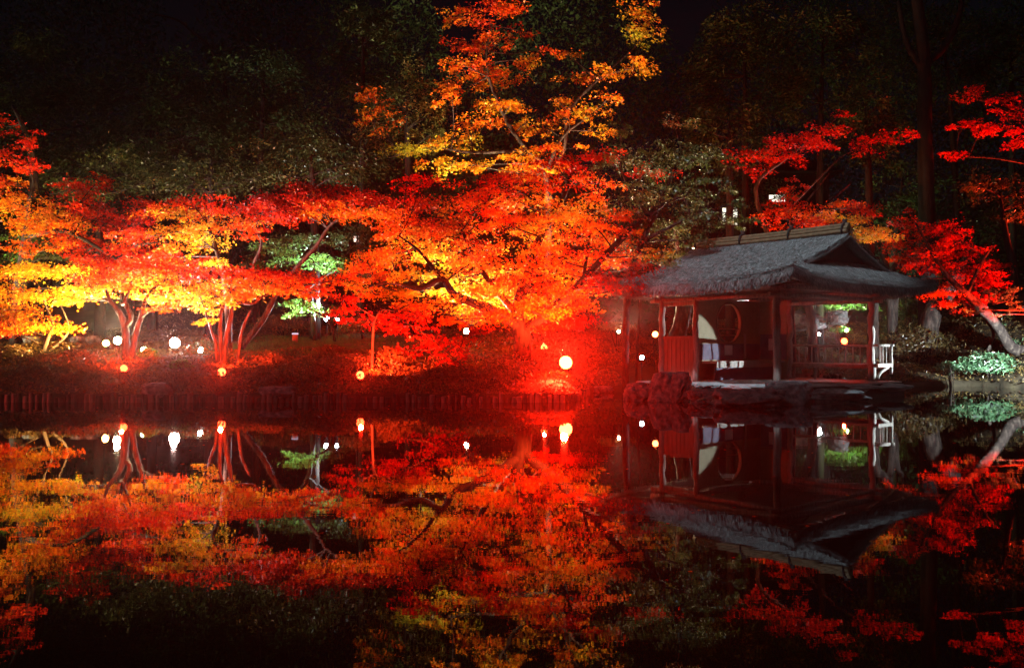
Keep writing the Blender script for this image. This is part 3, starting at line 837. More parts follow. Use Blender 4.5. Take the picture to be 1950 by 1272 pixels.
tree('maple_tree', 'huge orange-red maple with one thick trunk behind the biggest red lamp', 'tree', 25.6, 992,
     [[(992, GND, 0, .30), (994, 680, 0, .25), (995, 640, 0, .24), (985, 600, 0, .20), (1000, 540, .2, .15), (1030, 450, .3, .11), (1075, 370, .3, .07), (1090, 310, .3, .04)],
      [(998, 630, 0, .16), (1050, 590, -.5, .14), (1100, 545, -.7, .12), (1150, 490, -.9, .10), (1215, 425, -1.0, .08), (1270, 385, -1, .05), (1320, 370, -1, .03)],
      [(990, 625, 0, .15), (935, 590, -.6, .13), (868, 563, -.8, .11), (842, 532, -.9, .09), (800, 549, -1, .08), (748, 538, -1, .06), (705, 545, -1, .03)],
      [(840, 532, -.9, .06), (800, 480, -.8, .04), (760, 450, -.7, .02)], [(986, 600, 0, .1), (920, 520, .4, .07), (880, 440, .6, .04), (860, 390, .6, .02)],
      [(1110, 540, -.6, .06), (1120, 470, -.3, .04), (1130, 400, 0, .02)]],
     [(780, 450, 70, 20, .48), (755, 488, 60, 18, .44), (830, 480, 60, 20, .55), (800, 520, 56, 15, .74), (880, 430, 60, 22, .3), (850, 390, 60, 20, .22), (920, 470, 60, 22, .36),
      (760, 555, 50, 11, .76), (720, 560, 38, 11, .6), (868, 528, 46, 10, .76), (890, 560, 60, 16, .5), (830, 578, 50, 12, .58), (950, 520, 60, 20, .36), (960, 570, 66, 18, .42),
      (1005, 602, 56, 15, .52), (1050, 560, 60, 20, .34), (1020, 510, 60, 22, .4), (1080, 520, 50, 20, .34), (1090, 582, 45, 16, .32), (1050, 430, 56, 24, .54), (1000, 450, 60, 22, .48),
      (1095, 390, 50, 26, .46), (1120, 450, 50, 22, .32), (1040, 350, 50, 24, .36), (980, 380, 60, 22, .26), (920, 360, 60, 20, .22), (1062, 312, 46, 24, .10), (1130, 350, 40, 24, .22),
      (1150, 490, 50, 18, .26), (1160, 540, 56, 10, .08), (1222, 541, 50, 7, .10), (930, 610, 40, 10, .4), (1100, 612, 50, 11, .10), (800, 350, 36, 20, .04), (735, 440, 36, 14, .28),
      (830, 430, 60, 18, .25), (700, 500, 40, 14, .3), (960, 420, 50, 18, .3), (1180, 450, 40, 16, .3), (1000, 560, 50, 16, .38), (870, 500, 40, 12, .4), (720, 530, 40, 10, .35),
      (690, 545, 30, 8, .62), (775, 345, 22, 18, .03), (1040, 620, 60, 9, .16), (1195, 500, 34, 14, .2), (1230, 330, 40, 18, .12), (1165, 524, 45, 11, .10, -2.9), (1212, 508, 42, 13, .2, -2.9), (1238, 482, 36, 11, .34, -2.7), (1150, 548, 45, 8, .12, -2.6), (1185, 548, 40, 6, .1, -2.8),
      (770, 420, 50, 16, .3), (810, 395, 50, 16, .2), (900, 500, 56, 16, .5), (940, 545, 56, 14, .5), (985, 535, 50, 16, .46), (1050, 480, 56, 18, .5), (1060, 400, 50, 20, .5), (1000, 420, 46, 18, .4),
      (850, 450, 50, 16, .4), (910, 400, 50, 18, .3), (800, 555, 40, 10, .66), (900, 590, 50, 12, .46), (1110, 500, 46, 18, .4), (1100, 545, 46, 14, .36), (1120, 420, 46, 18, .45), (960, 350, 46, 18, .2), (1000, 330, 46, 18, .22),
      (1140, 300, 40, 20, .15), (1170, 420, 40, 18, .35), (700, 520, 40, 12, .3), (730, 480, 44, 14, .36), (860, 610, 40, 10, .35), (945, 598, 50, 14, .40, -1.5), (1045, 592, 50, 14, .36, -1.5), (905, 560, 50, 12, .5, -1.8), (1000, 575, 46, 12, .42, -1.6), (1090, 555, 40, 12, .35, -1.6)], group=MG, dens=1.05, yj=1.3, bark='shadebark', dt=.15)
tree('maple_tree', 'thin red maple with low drooping sprays to the left of the thick trunk', 'tree', 23.8, 708,
     [[(708, GND, 0, .04), (711, 630, 0, .035), (716, 605, 0, .028), (730, 590, 0, .02), (760, 595, -.3, .012)], [(716, 605, 0, .03), (690, 590, 0, .02)],
      [(735, 592, 0, .018), (800, 630, -.6, .014), (850, 670, -.8, .01), (890, 705, -1, .006)]],
     [(650, 593, 40, 8, .22), (700, 608, 46, 9, .14), (662, 568, 40, 7, .3), (762, 622, 50, 9, .10), (800, 600, 46, 11, .30), (822, 648, 56, 10, .10), (882, 648, 46, 10, .28),
      (845, 690, 36, 10, .08), (884, 704, 26, 7, .10), (780, 580, 40, 10, .5), (905, 625, 36, 9, .2), (860, 670, 40, 8, .1), (740, 600, 30, 8, .3), (800, 665, 40, 8, .06)],
     group=MG, dens=.95, flat=.12)
tree('maple_tree', 'tall golden-orange maple reaching the top of the view behind the red one', 'tree', 32.5, 1040,
     [[(1040, GND, 0, .16), (1045, 500, 0, .13), (1040, 330, 0, .10), (1000, 280, 0, .075), (960, 220, 0, .08), (925, 120, 0, .05), (940, 30, 0, .03)],
      [(1050, 330, 0, .08), (1075, 280, 0, .065), (1085, 210, .2, .07), (1140, 150, .3, .05), (1210, 90, .4, .03)],
      [(1040, 330, 0, .08), (1070, 262, 0, .05), (1130, 215, 0, .03)], [(1000, 285, 0, .07), (900, 290, 0, .05), (820, 280, .2, .035), (740, 300, .3, .02)]],
     [(930, 30, 50, 26, .36), (965, 8, 46, 22, .34), (900, 82, 50, 24, .32), (950, 82, 40, 20, .38), (920, 130, 60, 18, .5), (900, 162, 50, 18, .55), (968, 142, 46, 14, .6),
      (1008, 112, 42, 14, .6), (1033, 92, 18, 9, .5), (930, 200, 60, 16, .62), (972, 198, 50, 13, .62), (900, 230, 60, 15, .62), (1005, 232, 40, 13, .6), (1082, 222, 56, 9, .64),
      (1040, 242, 50, 10, .64), (1132, 206, 48, 8, .64), (1100, 146, 40, 9, .6), (1160, 140, 46, 16, .70), (1204, 128, 46, 14, .72), (1230, 60, 44, 30, .86), (1212, 18, 40, 26, .8),
      (860, 270, 66, 15, .76), (800, 278, 60, 10, .92), (760, 286, 50, 7, .98), (840, 312, 60, 11, .82), (902, 312, 50, 10, .7), (950, 322, 46, 8, .66), (1000, 60, 30, 14, .4),
      (1060, 190, 34, 10, .6), (870, 30, 34, 22, .5), (1165, 180, 40, 8, .66), (860, 180, 40, 20, .55), (730, 225, 46, 30, .6), (700, 180, 40, 20, .5), (1030, 320, 60, 20, .5, -1), (1060, 280, 50, 14, .6, -1), (1150, 250, 40, 12, .66), (990, 290, 50, 14, .6, -1), (880, 120, 40, 20, .45), (1080, 100, 30, 14, .5)],
     group=MG, dens=.8, yj=.9, size=.085)
tree('maple_tree', 'dim red maple spray above the pavilion roof', 'tree', 31.5, 1500,
     [[(1500, GND, 0, .12), (1480, 500, 0, .1), (1440, 360, 0, .07), (1500, 300, 0, .05), (1560, 250, 0, .03)], [(1480, 420, 0, .05), (1560, 340, 0, .035), (1600, 300, 0, .02)]],
     [(1432, 292, 40, 18, .14), (1480, 276, 50, 16, .16), (1530, 262, 50, 16, .16), (1572, 246, 38, 14, .16), (1448, 322, 38, 12, .10), (1602, 216, 20, 8, .06), (1560, 274, 46, 12, .08),
      (1690, 262, 56, 12, .12), (1640, 285, 30, 8, .2), (1510, 300, 50, 12, .1)], group=MG, dens=.85, size=.085)
tree('maple_tree', 'bright red-orange bushy maple just behind the bamboo roof ridge', 'tree', 28.5, 1510,
     [[(1510, GND, 0, .10), (1505, 480, 0, .08), (1508, 420, 0, .06), (1512, 370, 0, .03)], [(1506, 440, 0, .05), (1560, 400, 0, .04), (1620, 350, .2, .02)], [(1508, 420, 0, .04), (1540, 380, 0, .03), (1580, 330, 0, .02)]],
     [(1500, 382, 38, 18, .22), (1470, 408, 36, 10, .3), (1530, 402, 46, 13, .36), (1512, 352, 26, 13, .16), (1562, 410, 36, 10, .62), (1584, 390, 36, 12, .5), (1642, 400, 46, 10, .2),
      (1622, 420, 36, 12, .86), (1664, 442, 40, 14, .92), (1540, 425, 60, 10, .3), (1640, 450, 50, 16, .96)], group=MG, dens=1.0)
tree('maple_tree', 'blazing red maple leaning out to the right of the pavilion roof', 'tree', 29.6, 1948,
     [[(1948, GND, 0, .20), (1925, 660, -.2, .18), (1895, 615, -.4, .16), (1862, 580, -.5, .14), (1835, 555, -.6, .11), (1800, 520, -.6, .08), (1770, 470, -.6, .05), (1745, 425, -.6, .03)],
      [(1842, 560, -.5, .07), (1870, 500, -.4, .05), (1890, 470, -.3, .03)], [(1905, GND, .8, .06), (1892, 635, .7, .055), (1872, 600, .6, .05), (1850, 575, .3, .03)]],
     [(1742, 422, 34, 17, .12), (1790, 432, 44, 17, .14), (1730, 460, 40, 20, .18), (1780, 482, 55, 20, .24), (1832, 472, 50, 17, .16), (1842, 510, 50, 16, .2), (1870, 522, 40, 16, .10),
      (1762, 512, 50, 12, .22), (1790, 560, 42, 9, .48), (1832, 576, 40, 9, .36), (1852, 592, 28, 9, .14), (1895, 500, 28, 9, .10), (1800, 540, 40, 10, .4), (1710, 490, 26, 14, .2),
      (1720, 535, 30, 8, .4), (1735, 402, 14, 7, .1), (1870, 565, 36, 12, .1), (1820, 450, 40, 12, .12), (1890, 540, 30, 14, .08)], group=MG, dens=1.15)
tree('maple_tree', 'red maple boughs entering high at the right edge', 'tree', 30.5, 2040,
     [[(2040, GND, 0, .2), (2030, 450, 0, .17), (2010, 300, 0, .12), (1960, 230, 0, .08), (1900, 200, 0, .05), (1860, 185, 0, .03)], [(2005, 320, 0, .07), (1900, 300, 0, .05), (1810, 297, 0, .025)]],
     [(1872, 182, 40, 9, .22), (1912, 196, 50, 10, .26), (1872, 240, 46, 8, .12), (1922, 246, 50, 10, .16), (1942, 272, 30, 11, .14), (1800, 297, 32, 9, .14), (1955, 215, 40, 12, .2),
      (1860, 168, 22, 6, .2), (1985, 260, 40, 20, .14), (1835, 235, 26, 6, .1)], group=MG, dens=.95, size=.085)

GG = 'green trees on the slope'
tree('green_maple_tree', 'green maple seen through the gap beneath the flat red band of leaves', 'tree', 32, 600,
     [[(600, GND, 0, .09), (590, 560, 0, .08), (560, 500, 0, .06), (555, 450, 0, .03)], [(585, 550, 0, .05), (640, 510, 0, .03)]],
     [(520, 470, 56, 18, .55), (580, 492, 60, 18, .75), (642, 505, 50, 14, .6), (562, 455, 60, 12, .3), (690, 470, 46, 20, .2), (680, 522, 50, 12, .3), (500, 500, 40, 12, .6), (620, 455, 60, 14, .2), (700, 440, 50, 14, .15)],
     mt='green', group=GG, dens=.95, bark='shadebark')
tree('green_maple_tree', 'small vivid green maple just above the pair of cool white lamps', 'tree', 31, 640,
     [[(640, GND, 0, .05), (625, 610, 0, .04), (590, 588, 0, .02)]],
     [(560, 577, 34, 5, .85), (592, 585, 36, 9, .95), (560, 597, 22, 6, .9), (620, 590, 28, 8, .4), (640, 600, 30, 8, .2)], mt='green', group=GG, dens=1.2, bark='shadebark')
tree('green_maple_tree', 'green maple lit low at the far left edge', 'tree', 31, 20,
     [[(20, GND, 0, .07), (20, 520, 0, .06), (15, 450, 0, .03)]],
     [(10, 452, 34, 8, .7), (40, 482, 34, 14, .6), (5, 500, 34, 10, .65), (70, 460, 40, 12, .2), (90, 490, 40, 10, .15)], mt='green', group=GG)
tree('broadleaf_tree', 'olive-green broadleaf tree overhanging the left end of the thatched roof', 'tree', 24.6, 1190,
     [[(1190, GND, 0, .10), (1195, 560, .2, .10), (1220, 470, .2, .09), (1260, 380, .2, .06), (1300, 290, .2, .03)], [(1225, 460, .2, .06), (1300, 420, 0, .04), (1350, 400, -.2, .02)],
      [(1240, 420, 0, .05), (1190, 340, .2, .03), (1180, 290, .2, .02)]],
     [(1200, 290, 46, 30, .3), (1262, 302, 46, 38, .4), (1320, 306, 36, 30, .25), (1300, 372, 46, 30, .3), (1232, 372, 56, 30, .55), (1330, 420, 36, 28, .25), (1262, 440, 56, 22, .5), (1182, 402, 40, 22, .7),
      (1202, 462, 46, 18, .7), (1322, 460, 28, 16, .3), (1180, 250, 24, 26, .35), (1290, 230, 34, 16, .75), (1340, 345, 24, 26, .1), (1240, 500, 40, 8, .6), (1150, 300, 30, 22, .3), (1230, 330, 40, 20, .35),
      (1290, 480, 40, 10, .45), (1380, 350, 26, 20, .1), (1400, 385, 24, 12, .2), (1372, 415, 26, 16, .2, 1), (1420, 420, 22, 16, .15, 1), (1360, 300, 34, 22, .15)],
     mt='olive', group=GG, dens=1.1, tmpl=STAR3, yj=.7)

EG = 'dark evergreens behind the maples'
def dark(name, label, Y, base, cx, cy, rx, ry, n, mt='dark', size=.105, dens=.62, top=None, tint=.5):
    pads = []
    for i in range(int(n * 1.7)):
        a = random.uniform(0, 2 * math.pi); r = math.sqrt(random.random())
        pads.append((cx + rx * r * math.cos(a), cy + ry * r * math.sin(a), random.uniform(.3, .5) * rx, random.uniform(.24, .4) * ry, random.gauss(tint, .14), random.uniform(-1.2, 1.2)))
    tree(name, label, 'tree', Y, base, [[(base, GND, 0, .2), (base, 520, 0, .16), ((base + cx) / 2, cy + ry, 0, .11), (cx, cy - ry * .5, 0, .03)]], pads,
         mt=mt, size=size, dens=dens, tmpl=RHOMB, bark='shadebark', group=EG, spray_r=.7, flat=.3, limb=.04)
dark('evergreen_tree', 'dark evergreen filling the top left corner', 37, 90, 80, 190, 130, 110, 13)
dark('evergreen_tree', 'dark evergreen second from the left along the top', 36, 290, 285, 215, 130, 110, 13)
dark('evergreen_tree', 'tall dark evergreen left of the golden maple, its tip shaped like a plume', 36, 690, 690, 110, 70, 100, 11, tint=.6)
dark('evergreen_tree', 'dark evergreen with a ragged top in the upper left middle', 37, 490, 500, 190, 120, 90, 12, tint=.55)
dark('broadleaf_tree', 'dim olive broadleaf above the red maple sweeping from the left edge', 32.5, 190, 190, 320, 120, 50, 11, 'olive', .085, .62, tint=.25)
dark('broadleaf_tree', 'dim olive broadleaf above the golden crown of thin trunks', 32, 400, 400, 320, 120, 45, 11, 'olive', .085, .62, tint=.25)
dark('broadleaf_tree', 'dim olive broadleaf above the flat band of red leaves', 32.5, 600, 590, 310, 120, 50, 11, 'olive', .085, .62, tint=.3)
dark('broadleaf_tree', 'dim olive broadleaf between the plume-topped evergreen and the golden maple', 34.5, 780, 770, 200, 80, 90, 11, 'olive', .085, .62, tint=.5)
dark('evergreen_tree', 'dark glossy evergreen above the left half of the pavilion roof', 36, 1420, 1420, 130, 100, 120, 13, tint=.7)
dark('evergreen_tree', 'dark glossy evergreen high above the gable of the pavilion', 35.5, 1560, 1570, 130, 95, 120, 13, tint=.7)
dark('evergreen_tree', 'dim evergreen between the olive tree and the red spray over the roof', 33, 1390, 1390, 260, 70, 60, 9, tint=.6)
dark('evergreen_tree', 'dim evergreen mass behind the red spray, left of the tall bare trunk', 33.5, 1660, 1650, 240, 70, 70, 10, tint=.6)
dark('evergreen_tree', 'dark evergreen behind the tall bare trunk at upper right', 39, 1830, 1800, 120, 100, 110, 11)
dark('evergreen_tree', 'dark evergreen filling the top right corner', 37, 1930, 1930, 110, 80, 90, 9, tint=.5)
dark('broadleaf_tree', 'dim green tree above the blazing red maple at the right edge', 33, 1930, 1905, 390, 70, 60, 9, 'green', .085, .55, tint=.15)
dark('evergreen_tree', 'dark evergreen between the bare trunk and the red boughs', 36, 1700, 1720, 370, 80, 60, 8)

tree('broadleaf_tree', 'dark leafy tree standing in front of the lit house', 'tree', 38.5, 1440, [[(1440, GND, 0, .12), (1438, 500, 0, .1), (1430, 400, 0, .07), (1420, 320, 0, .03)]],
     [(1382, 372, 40, 14, .2), (1402, 396, 34, 9, .3), (1372, 424, 26, 16, .3), (1418, 420, 24, 14, .3), (1390, 336, 40, 14, .2), (1450, 352, 40, 18, .2), (1492, 372, 26, 12, .3), (1398, 430, 24, 5, .3), (1384, 412, 12, 5, .4), (1452, 390, 30, 12, .3)],
     mt='olive', group=EG, dens=1.15, tmpl=RHOMB, bark='shadebark', size=.08)
def bare_trunk(label, Y, lines, bark='bark', name='tree', group='bare trunks behind the pavilion'):
    px0 = lines[0][0][0]; bx = (px0 - CX) / F * Y
    root = thing(name, (bx, Y, gz(bx, Y)), label, 'tree', group)
    mb = MB()
    for tr in lines:
        pts = [P(q[0], q[1], Y + q[2]) for q in tr]
        if tr[0][1] > 9000: pts[0] = ((tr[0][0] - CX) / F * Y, Y + tr[0][2], gz(bx, Y) - .1)
        pp, rr = resample(pts, [q[3] for q in tr]); mb.tube(pp, rr, 10, jit=.05)
    mb.build('trunk', M[bark], root)
    return root
bare_trunk('tall dark forked trunk standing high at upper right', 34, [[(1766, GND, 0, .34), (1766, 400, 0, .3), (1764, 250, 0, .27), (1762, 100, 0, .24), (1745, -40, 0, .18)],
            [(1764, 120, 0, .16), (1800, 90, .2, .13), (1830, 30, .4, .1), (1840, -40, .5, .07)], [(1763, 130, 0, .14), (1730, 80, 0, .10), (1715, 0, 0, .07)]], 'shadebark')
bare_trunk('curved red-lit trunk rising between the middle and right posts', 30.5, [[(1548, GND, 0, .16), (1547, 640, 0, .15), (1544, 600, 0, .15), (1533, 572, 0, .14), (1520, 545, 0, .13), (1505, 490, 0, .1)]])
bare_trunk('pale brown trunk bending just right of the right post', 33, [[(1664, GND, 0, .19), (1664, 590, 0, .18), (1668, 560, 0, .18), (1685, 540, 0, .17), (1710, 500, 0, .12)]])
bare_trunk('straight pale brown trunk in the middle of the three right of the right post', 33.5, [[(1698, GND, 0, .17), (1697, 580, 0, .16), (1692, 545, 0, .15), (1685, 480, 0, .12)]])
bare_trunk('thin brown trunk rightmost of the three right of the right post', 34, [[(1702, GND, 0, .13), (1706, 570, 0, .11), (1716, 545, 0, .09), (1730, 500, 0, .06)]])
bare_trunk('thick slanting sawn-looking trunk on the hedge bank at right', 33, [[(1765, GND, 0, .34), (1775, 600, 0, .33), (1800, 565, 0, .3), (1830, 520, .2, .25), (1860, 470, .4, .2)]])
bare_trunk('leaning trunk framed by the red boarded screen window', 26.6, [[(1272, GND, 0, .26), (1282, 660, 0, .25), (1296, 620, .1, .24), (1303, 575, .2, .23), (1300, 500, .3, .18), (1290, 430, .3, .1)]])
bare_trunk('thin forked sapling standing at the water left of the pavilion', 26.0, [[(1211, GND, 0, .045), (1213, 660, 0, .04), (1218, 605, 0, .035), (1222, 555, 0, .03), (1226, 480, 0, .015)], [(1219, 602, 0, .025), (1214, 560, .1, .02), (1205, 500, .1, .01)]])
bare_trunk('thin dark trunk at the far left of the lawn', 33, [[(250, GND, 0, .1), (258, 500, 0, .08), (270, 380, 0, .05)]], 'shadebark', group='dark trunks on the slope')
bare_trunk('bare dead branch arching high at upper left', 37, [[(440, GND, 0, .12), (430, 200, 0, .09), (400, 95, 0, .06), (362, 58, 0, .05), (335, 36, 0, .06), (290, 24, 0, .04)], [(400, 95, 0, .04), (372, 75, .1, .03), (362, 92, .2, .015)]], 'shadebark', group='dark trunks on the slope')

def shrub(name, label, px, py, rx, ry, Y, n, mt='pale', size=.05, tint=.5, group=None, stems=7):
    k = Y / F; c = np.array(P(px, py, Y)); bz = gz(c[0], Y)
    root = thing(name, (c[0], Y, min(bz, c[2] - ry * k)), label, 'shrub', group)
    u = rng.normal(size=(n, 3)); u /= np.linalg.norm(u, axis=1, keepdims=True); u[:, 2] = np.abs(u[:, 2]) * 1.6 - .8
    lump = 1 + .22 * np.sin(u[:, 0] * 7 + u[:, 1] * 5) * np.cos(u[:, 2] * 6 + u[:, 0] * 3)
    pos = c + u * lump[:, None] * (rng.random((n, 1)) ** .35) * np.array([rx * k, rx * k * .7, ry * k])
    V, Fq, tt = leaves(pos, u + rng.normal(size=(n, 3)) * .6, rng.normal(size=(n, 3)) + u * .6, size * (.6 + .8 * rng.random(n)), tint + .26 * rng.normal(size=n), RHOMB)
    np_mesh('foliage', V, Fq, tt, M[mt], root)
    mb = MB()
    for i in range(stems):
        a = random.uniform(0, 6.28); r = random.random()
        e = (c[0] + rx * k * .7 * r * math.cos(a), c[1] + rx * k * .5 * r * math.sin(a), c[2] + ry * k * .4)
        mb.tube(curve_pts((c[0], c[1], bz - .05), e, (0, 0, .1), 4), [.018, .015, .012, .01, .006], 4, cap=False)
    mb.build('stem', M['bark'], root)
    return root
SG = 'shrubs on the banks'
shrub('shrub', 'cool-lit glossy shrub at the water on the right, the largest', 1882, 692, 66, 26, 29.2, 2600, group=SG, size=.06)
shrub('shrub', 'cool-lit shrub at the foot of the white-lit leaning trunk', 1945, 668, 46, 30, 30.2, 1800, group=SG, size=.06)
shrub('shrub', 'sparse cool-lit shrub reaching toward the pavilion from the right', 1812, 697, 34, 11, 29.0, 260, group=SG, size=.06)
tree('small_tree', 'slim tree with pale cool-lit leaves beside the leaning red maple', 'tree', 28.4, 2010,
     [[(2010, GND, 0, .06), (1995, 640, 0, .05), (1960, 600, 0, .035), (1925, 575, 0, .02), (1890, 580, 0, .012)]],
     [(1912, 568, 24, 14, .6), (1930, 590, 14, 9, .5), (1895, 556, 18, 8, .6), (1872, 590, 20, 6, .5), (1935, 552, 14, 8, .6), (1900, 600, 10, 5, .5)], mt='pale', group=GG, dens=.6)
shrub('shrub', 'pale-lit shrub behind the leaning trunk at the right edge', 1925, 622, 30, 12, 31.5, 320, group=SG, size=.06)
shrub('shrub', 'round clipped shrub beside the cool white lamps', 690, 618, 46, 20, 31.5, 1700, 'cover', .055, .5, SG)
shrub('shrub', 'wide dim brown shrub left of the cool white lamps', 540, 615, 60, 20, 33.5, 2200, 'cover', .06, .45, SG)
shrub('shrub', 'small vivid green shrub lit beside the green-white lamp', 283, 672, 22, 12, 25.4, 500, 'green', .05, .85, SG)
shrub('shrub', 'small yellow-green shrub lit below the brightest white lamp', 345, 694, 24, 12, 24.2, 500, 'green', .05, 1.0, SG)
shrub('shrub', 'pale shrub beside the white lamp right of the brightest one', 388, 660, 22, 14, 26.6, 500, 'pale', .045, .6, SG)
shrub('shrub', 'small bright green shrub lit by a lamp behind the balustrade', 1600, 628, 24, 8, 34.5, 300, 'green', .06, .95, SG)
shrub('shrub', 'broad yellow-green shrub on the slope behind the right post', 1610, 575, 66, 24, 36, 2600, 'green', .07, .4, SG)
shrub('shrub', 'dim shrub on the slope behind the middle post', 1500, 575, 50, 26, 36, 1800, 'green', .07, .15, SG)
shrub('shrub', 'dim leafy shrub between the trunks and the slanting trunk', 1730, 590, 40, 22, 35, 1300, 'green', .07, .2, SG)
shrub('shrub', 'dense dark hedge shrub behind the balustrade on the right', 1745, 655, 75, 45, 33, 3600, 'cover', .06, .25, SG)
shrub('shrub', 'dense dark hedge shrub under the leaning maple', 1845, 655, 60, 42, 33, 2800, 'cover', .06, .25, SG)
shrub('shrub', 'low leafy plant behind the pale stakes, left one', 1510, 705, 18, 10, 27.8, 260, 'pale', .05, .3, SG)
shrub('shrub', 'low leafy plant behind the pale stakes, right one', 1585, 706, 22, 10, 27.8, 320, 'pale', .05, .4, SG)
shrub('shrub', 'grassy yellow-lit clump on the bank left of the thin sapling', 1175, 622, 44, 12, 31, 700, 'cover', .06, .9, SG)
shrub('shrub', 'dark shrub low behind the biggest red lamp', 1120, 690, 60, 36, 29.5, 2200, 'cover', .06, .3, SG)
shrub('shrub', 'azalea mound below the thin red maple', 745, 680, 50, 24, 24.6, 2200, 'cover', .05, .5, SG)
shrub('shrub', 'azalea mound between the low red sprays and the thick trunk', 860, 715, 70, 26, 23.2, 2800, 'cover', .05, .5, SG)

for px, py, rx, ry, Y, ti, lab in ((60, 716, 60, 24, 22.6, .35, 'dark azalea mound at the left edge of the bank'), (150, 722, 44, 18, 22.2, .6, 'brown azalea mound left of the leftmost red lamp'),
        (330, 722, 50, 16, 22.3, .45, 'azalea mound between the two left red lamps'), (520, 724, 54, 18, 22.4, .3, 'dark azalea mound above the wide low rock'),
        (610, 712, 40, 20, 22.9, .65, 'brown azalea mound just left of the red lamp below the low sprays'), (955, 722, 46, 18, 22.9, .4, 'azalea mound at the foot of the thick trunk'),
        (150, 678, 44, 16, 25.2, .5, 'azalea mound on the slope left of the twin-trunk maple'), (520, 684, 50, 14, 25.2, .55, 'azalea mound at the front edge of the lawn'), (630, 668, 40, 14, 26.4, .4, 'azalea mound right of the bollard lamp'),
        (25, 672, 40, 18, 26, .3, 'dark mound under the yellow maple at the left edge')):
    shrub('azalea_shrub', lab, px, py, rx, ry, Y, int(rx * ry * 2.2), 'cover', .045, ti, SG)

def floating_leaves():
    n = 420
    x = rng.uniform(-12, 12, n); y = 3.5 + 17 * rng.random(n) ** .8
    k = np.abs(x) < y * .62; x, y = x[k], y[k]; n = len(x)
    V, Fq, tt = leaves(np.stack([x, y, .004 + 0 * x], 1), np.stack([.05 * rng.normal(size=n), .05 * rng.normal(size=n), 1 + 0 * x], 1), rng.normal(size=(n, 3)) * np.array([1, 1, 0]), .028 * (.6 + .7 * rng.random(n)), rng.random(n) * .7, STAR5)
    o = np_mesh('floating_leaves', V, Fq, tt, M['autumn']); o['kind'] = 'stuff'; tag(o, 'tiny fallen maple leaves scattered on the dark pond', 'leaves')
floating_leaves()

# ------------------------------------------------------------------ floodlights
REDL = (1, .05, .012); PURE = (1, .012, .003); WARM = (1, .78, .45); WHITE = (1, .95, .88); COOL = (.78, .92, 1); RED = (1, .03, .008); YEL = (1, .55, .15); PINK = (1, .62, .55); GRN = (.7, 1, .5)
LAMP = 3.4
def flood(label, px, py, Y, col, emit, power, aim, r=.10, cone=110, blend=.6, soft=.08, group='garden floodlights', lens_col=None, halo=0):
    c = Vector(P(px, py, Y)); g = gz(c.x, Y)
    g = min(g, c.z - .12)
    root = thing('floodlight', (c.x, c.y, g), label, 'floodlight', group)
    tgt = Vector(P(*aim)); d = (tgt - c).normalized()
    ad = Vector((d.x * .4 - c.x * .02, -.75, .55)).normalized()
    side = ad.cross(Vector((0, 1, .01))).normalized(); up = ad.cross(side)
    ax = (side, up, ad)
    mb = MB(); mb.lathe(c, [(0, -r * 2.0), (r * .75, -r * 1.9), (r * .8, -r * .6), (r * .98, -r * .1), (r * .93, -r * .05)], 14, ax); mb.build('housing', M['metal'], root)
    mb = MB(); mb.lathe(c, [(r * .92, -r * .05), (r, r * .35), (r * .92, r * .85), (r * .68, r * 1.2), (r * .35, r * 1.4), (.001, r * 1.45)], 14, ax)
    mb.build('lens', glow_mat('lamp_glass', lens_col or col, emit), root)
    mb = MB(); mb.tube([(c.x, c.y, g - .15), tuple(c - ad * r * 1.8)], .018, 6); mb.build('ground_spike', M['metal'], root)
    if power > 0:
        l = bpy.data.lights.new('lamp_beam', 'SPOT'); l.energy = power * LAMP; l.color = col; l.spot_size = R(cone); l.spot_blend = blend; l.shadow_soft_size = soft
        lo = bpy.data.objects.new('lamp_beam', l); COL.objects.link(lo); lo.parent = root
        q = c + ad * (r * 1.45 + .08); q = c + (tgt - c).normalized() * (r * 1.5 + .1); lo.location = q - Vector(root.location)
        if halo:
            h = bpy.data.lights.new('added_glow_spot', 'SPOT'); h.energy = halo; h.color = PURE if col in (RED, REDL) or col[1] < .2 else col; h.shadow_soft_size = r * .5; h.spot_size = R(86 if halo > 30000 else 70); h.spot_blend = 1  # added spot facing the camera; brightens the haze into a lens glow
            ho = bpy.data.objects.new('added_glow_spot', h); COL.objects.link(ho); ho.parent = root
            ho.location = c + ad * (r * 2.1 + .02) - Vector(root.location); ho.rotation_euler = Vector((-c.x / c.y, -1, -.05 if halo > 30000 else .32)).to_track_quat('-Z', 'Y').to_euler()
        lo.rotation_euler = (tgt - q).to_track_quat('-Z', 'Y').to_euler()
    return root
flood('yellow-white floodlight, left of the close pair by the twin-trunk maple', 203, 655, 26.4, YEL, 60, 2600, (70, 560, 26.2), .09, 110)
flood('yellow-white floodlight, right of the close pair by the twin-trunk maple', 224, 650, 26.6, WARM, 90, 1800, (220, 540, 25.4), .11, 120, halo=1500)
flood('small greenish-white floodlight beside the twin-trunk maple', 275, 668, 25.7, GRN, 40, 300, (270, 560, 25.5), .09, 100)
flood('brightest pinkish-white floodlight in the middle of the left lawn', 333, 655, 26.5, PINK, 160, 2000, (350, 470, 26.5), .145, 130, lens_col=(1, .8, .75), halo=3000)
flood('small white floodlight right of the brightest one', 382, 668, 25.8, WHITE, 50, 1200, (440, 540, 25), .08, 110)
flood('red floodlight at the water, leftmost of the red ones', 237, 703, 22.8, REDL, 22, 900, (200, 470, 27), .09, 110, halo=5500)
flood('red floodlight at the water below the fan of thin trunks', 423, 710, 22.5, REDL, 22, 1200, (480, 480, 26), .10, 110, halo=5500)
flood('red floodlight at the water below the low red sprays', 686, 716, 22.3, REDL, 22, 1800, (800, 560, 25), .10, 110, halo=5500)
flood('warm white floodlight among the low red sprays', 888, 632, 28.0, WARM, 90, 2600, (930, 440, 26.5), .085, 130)
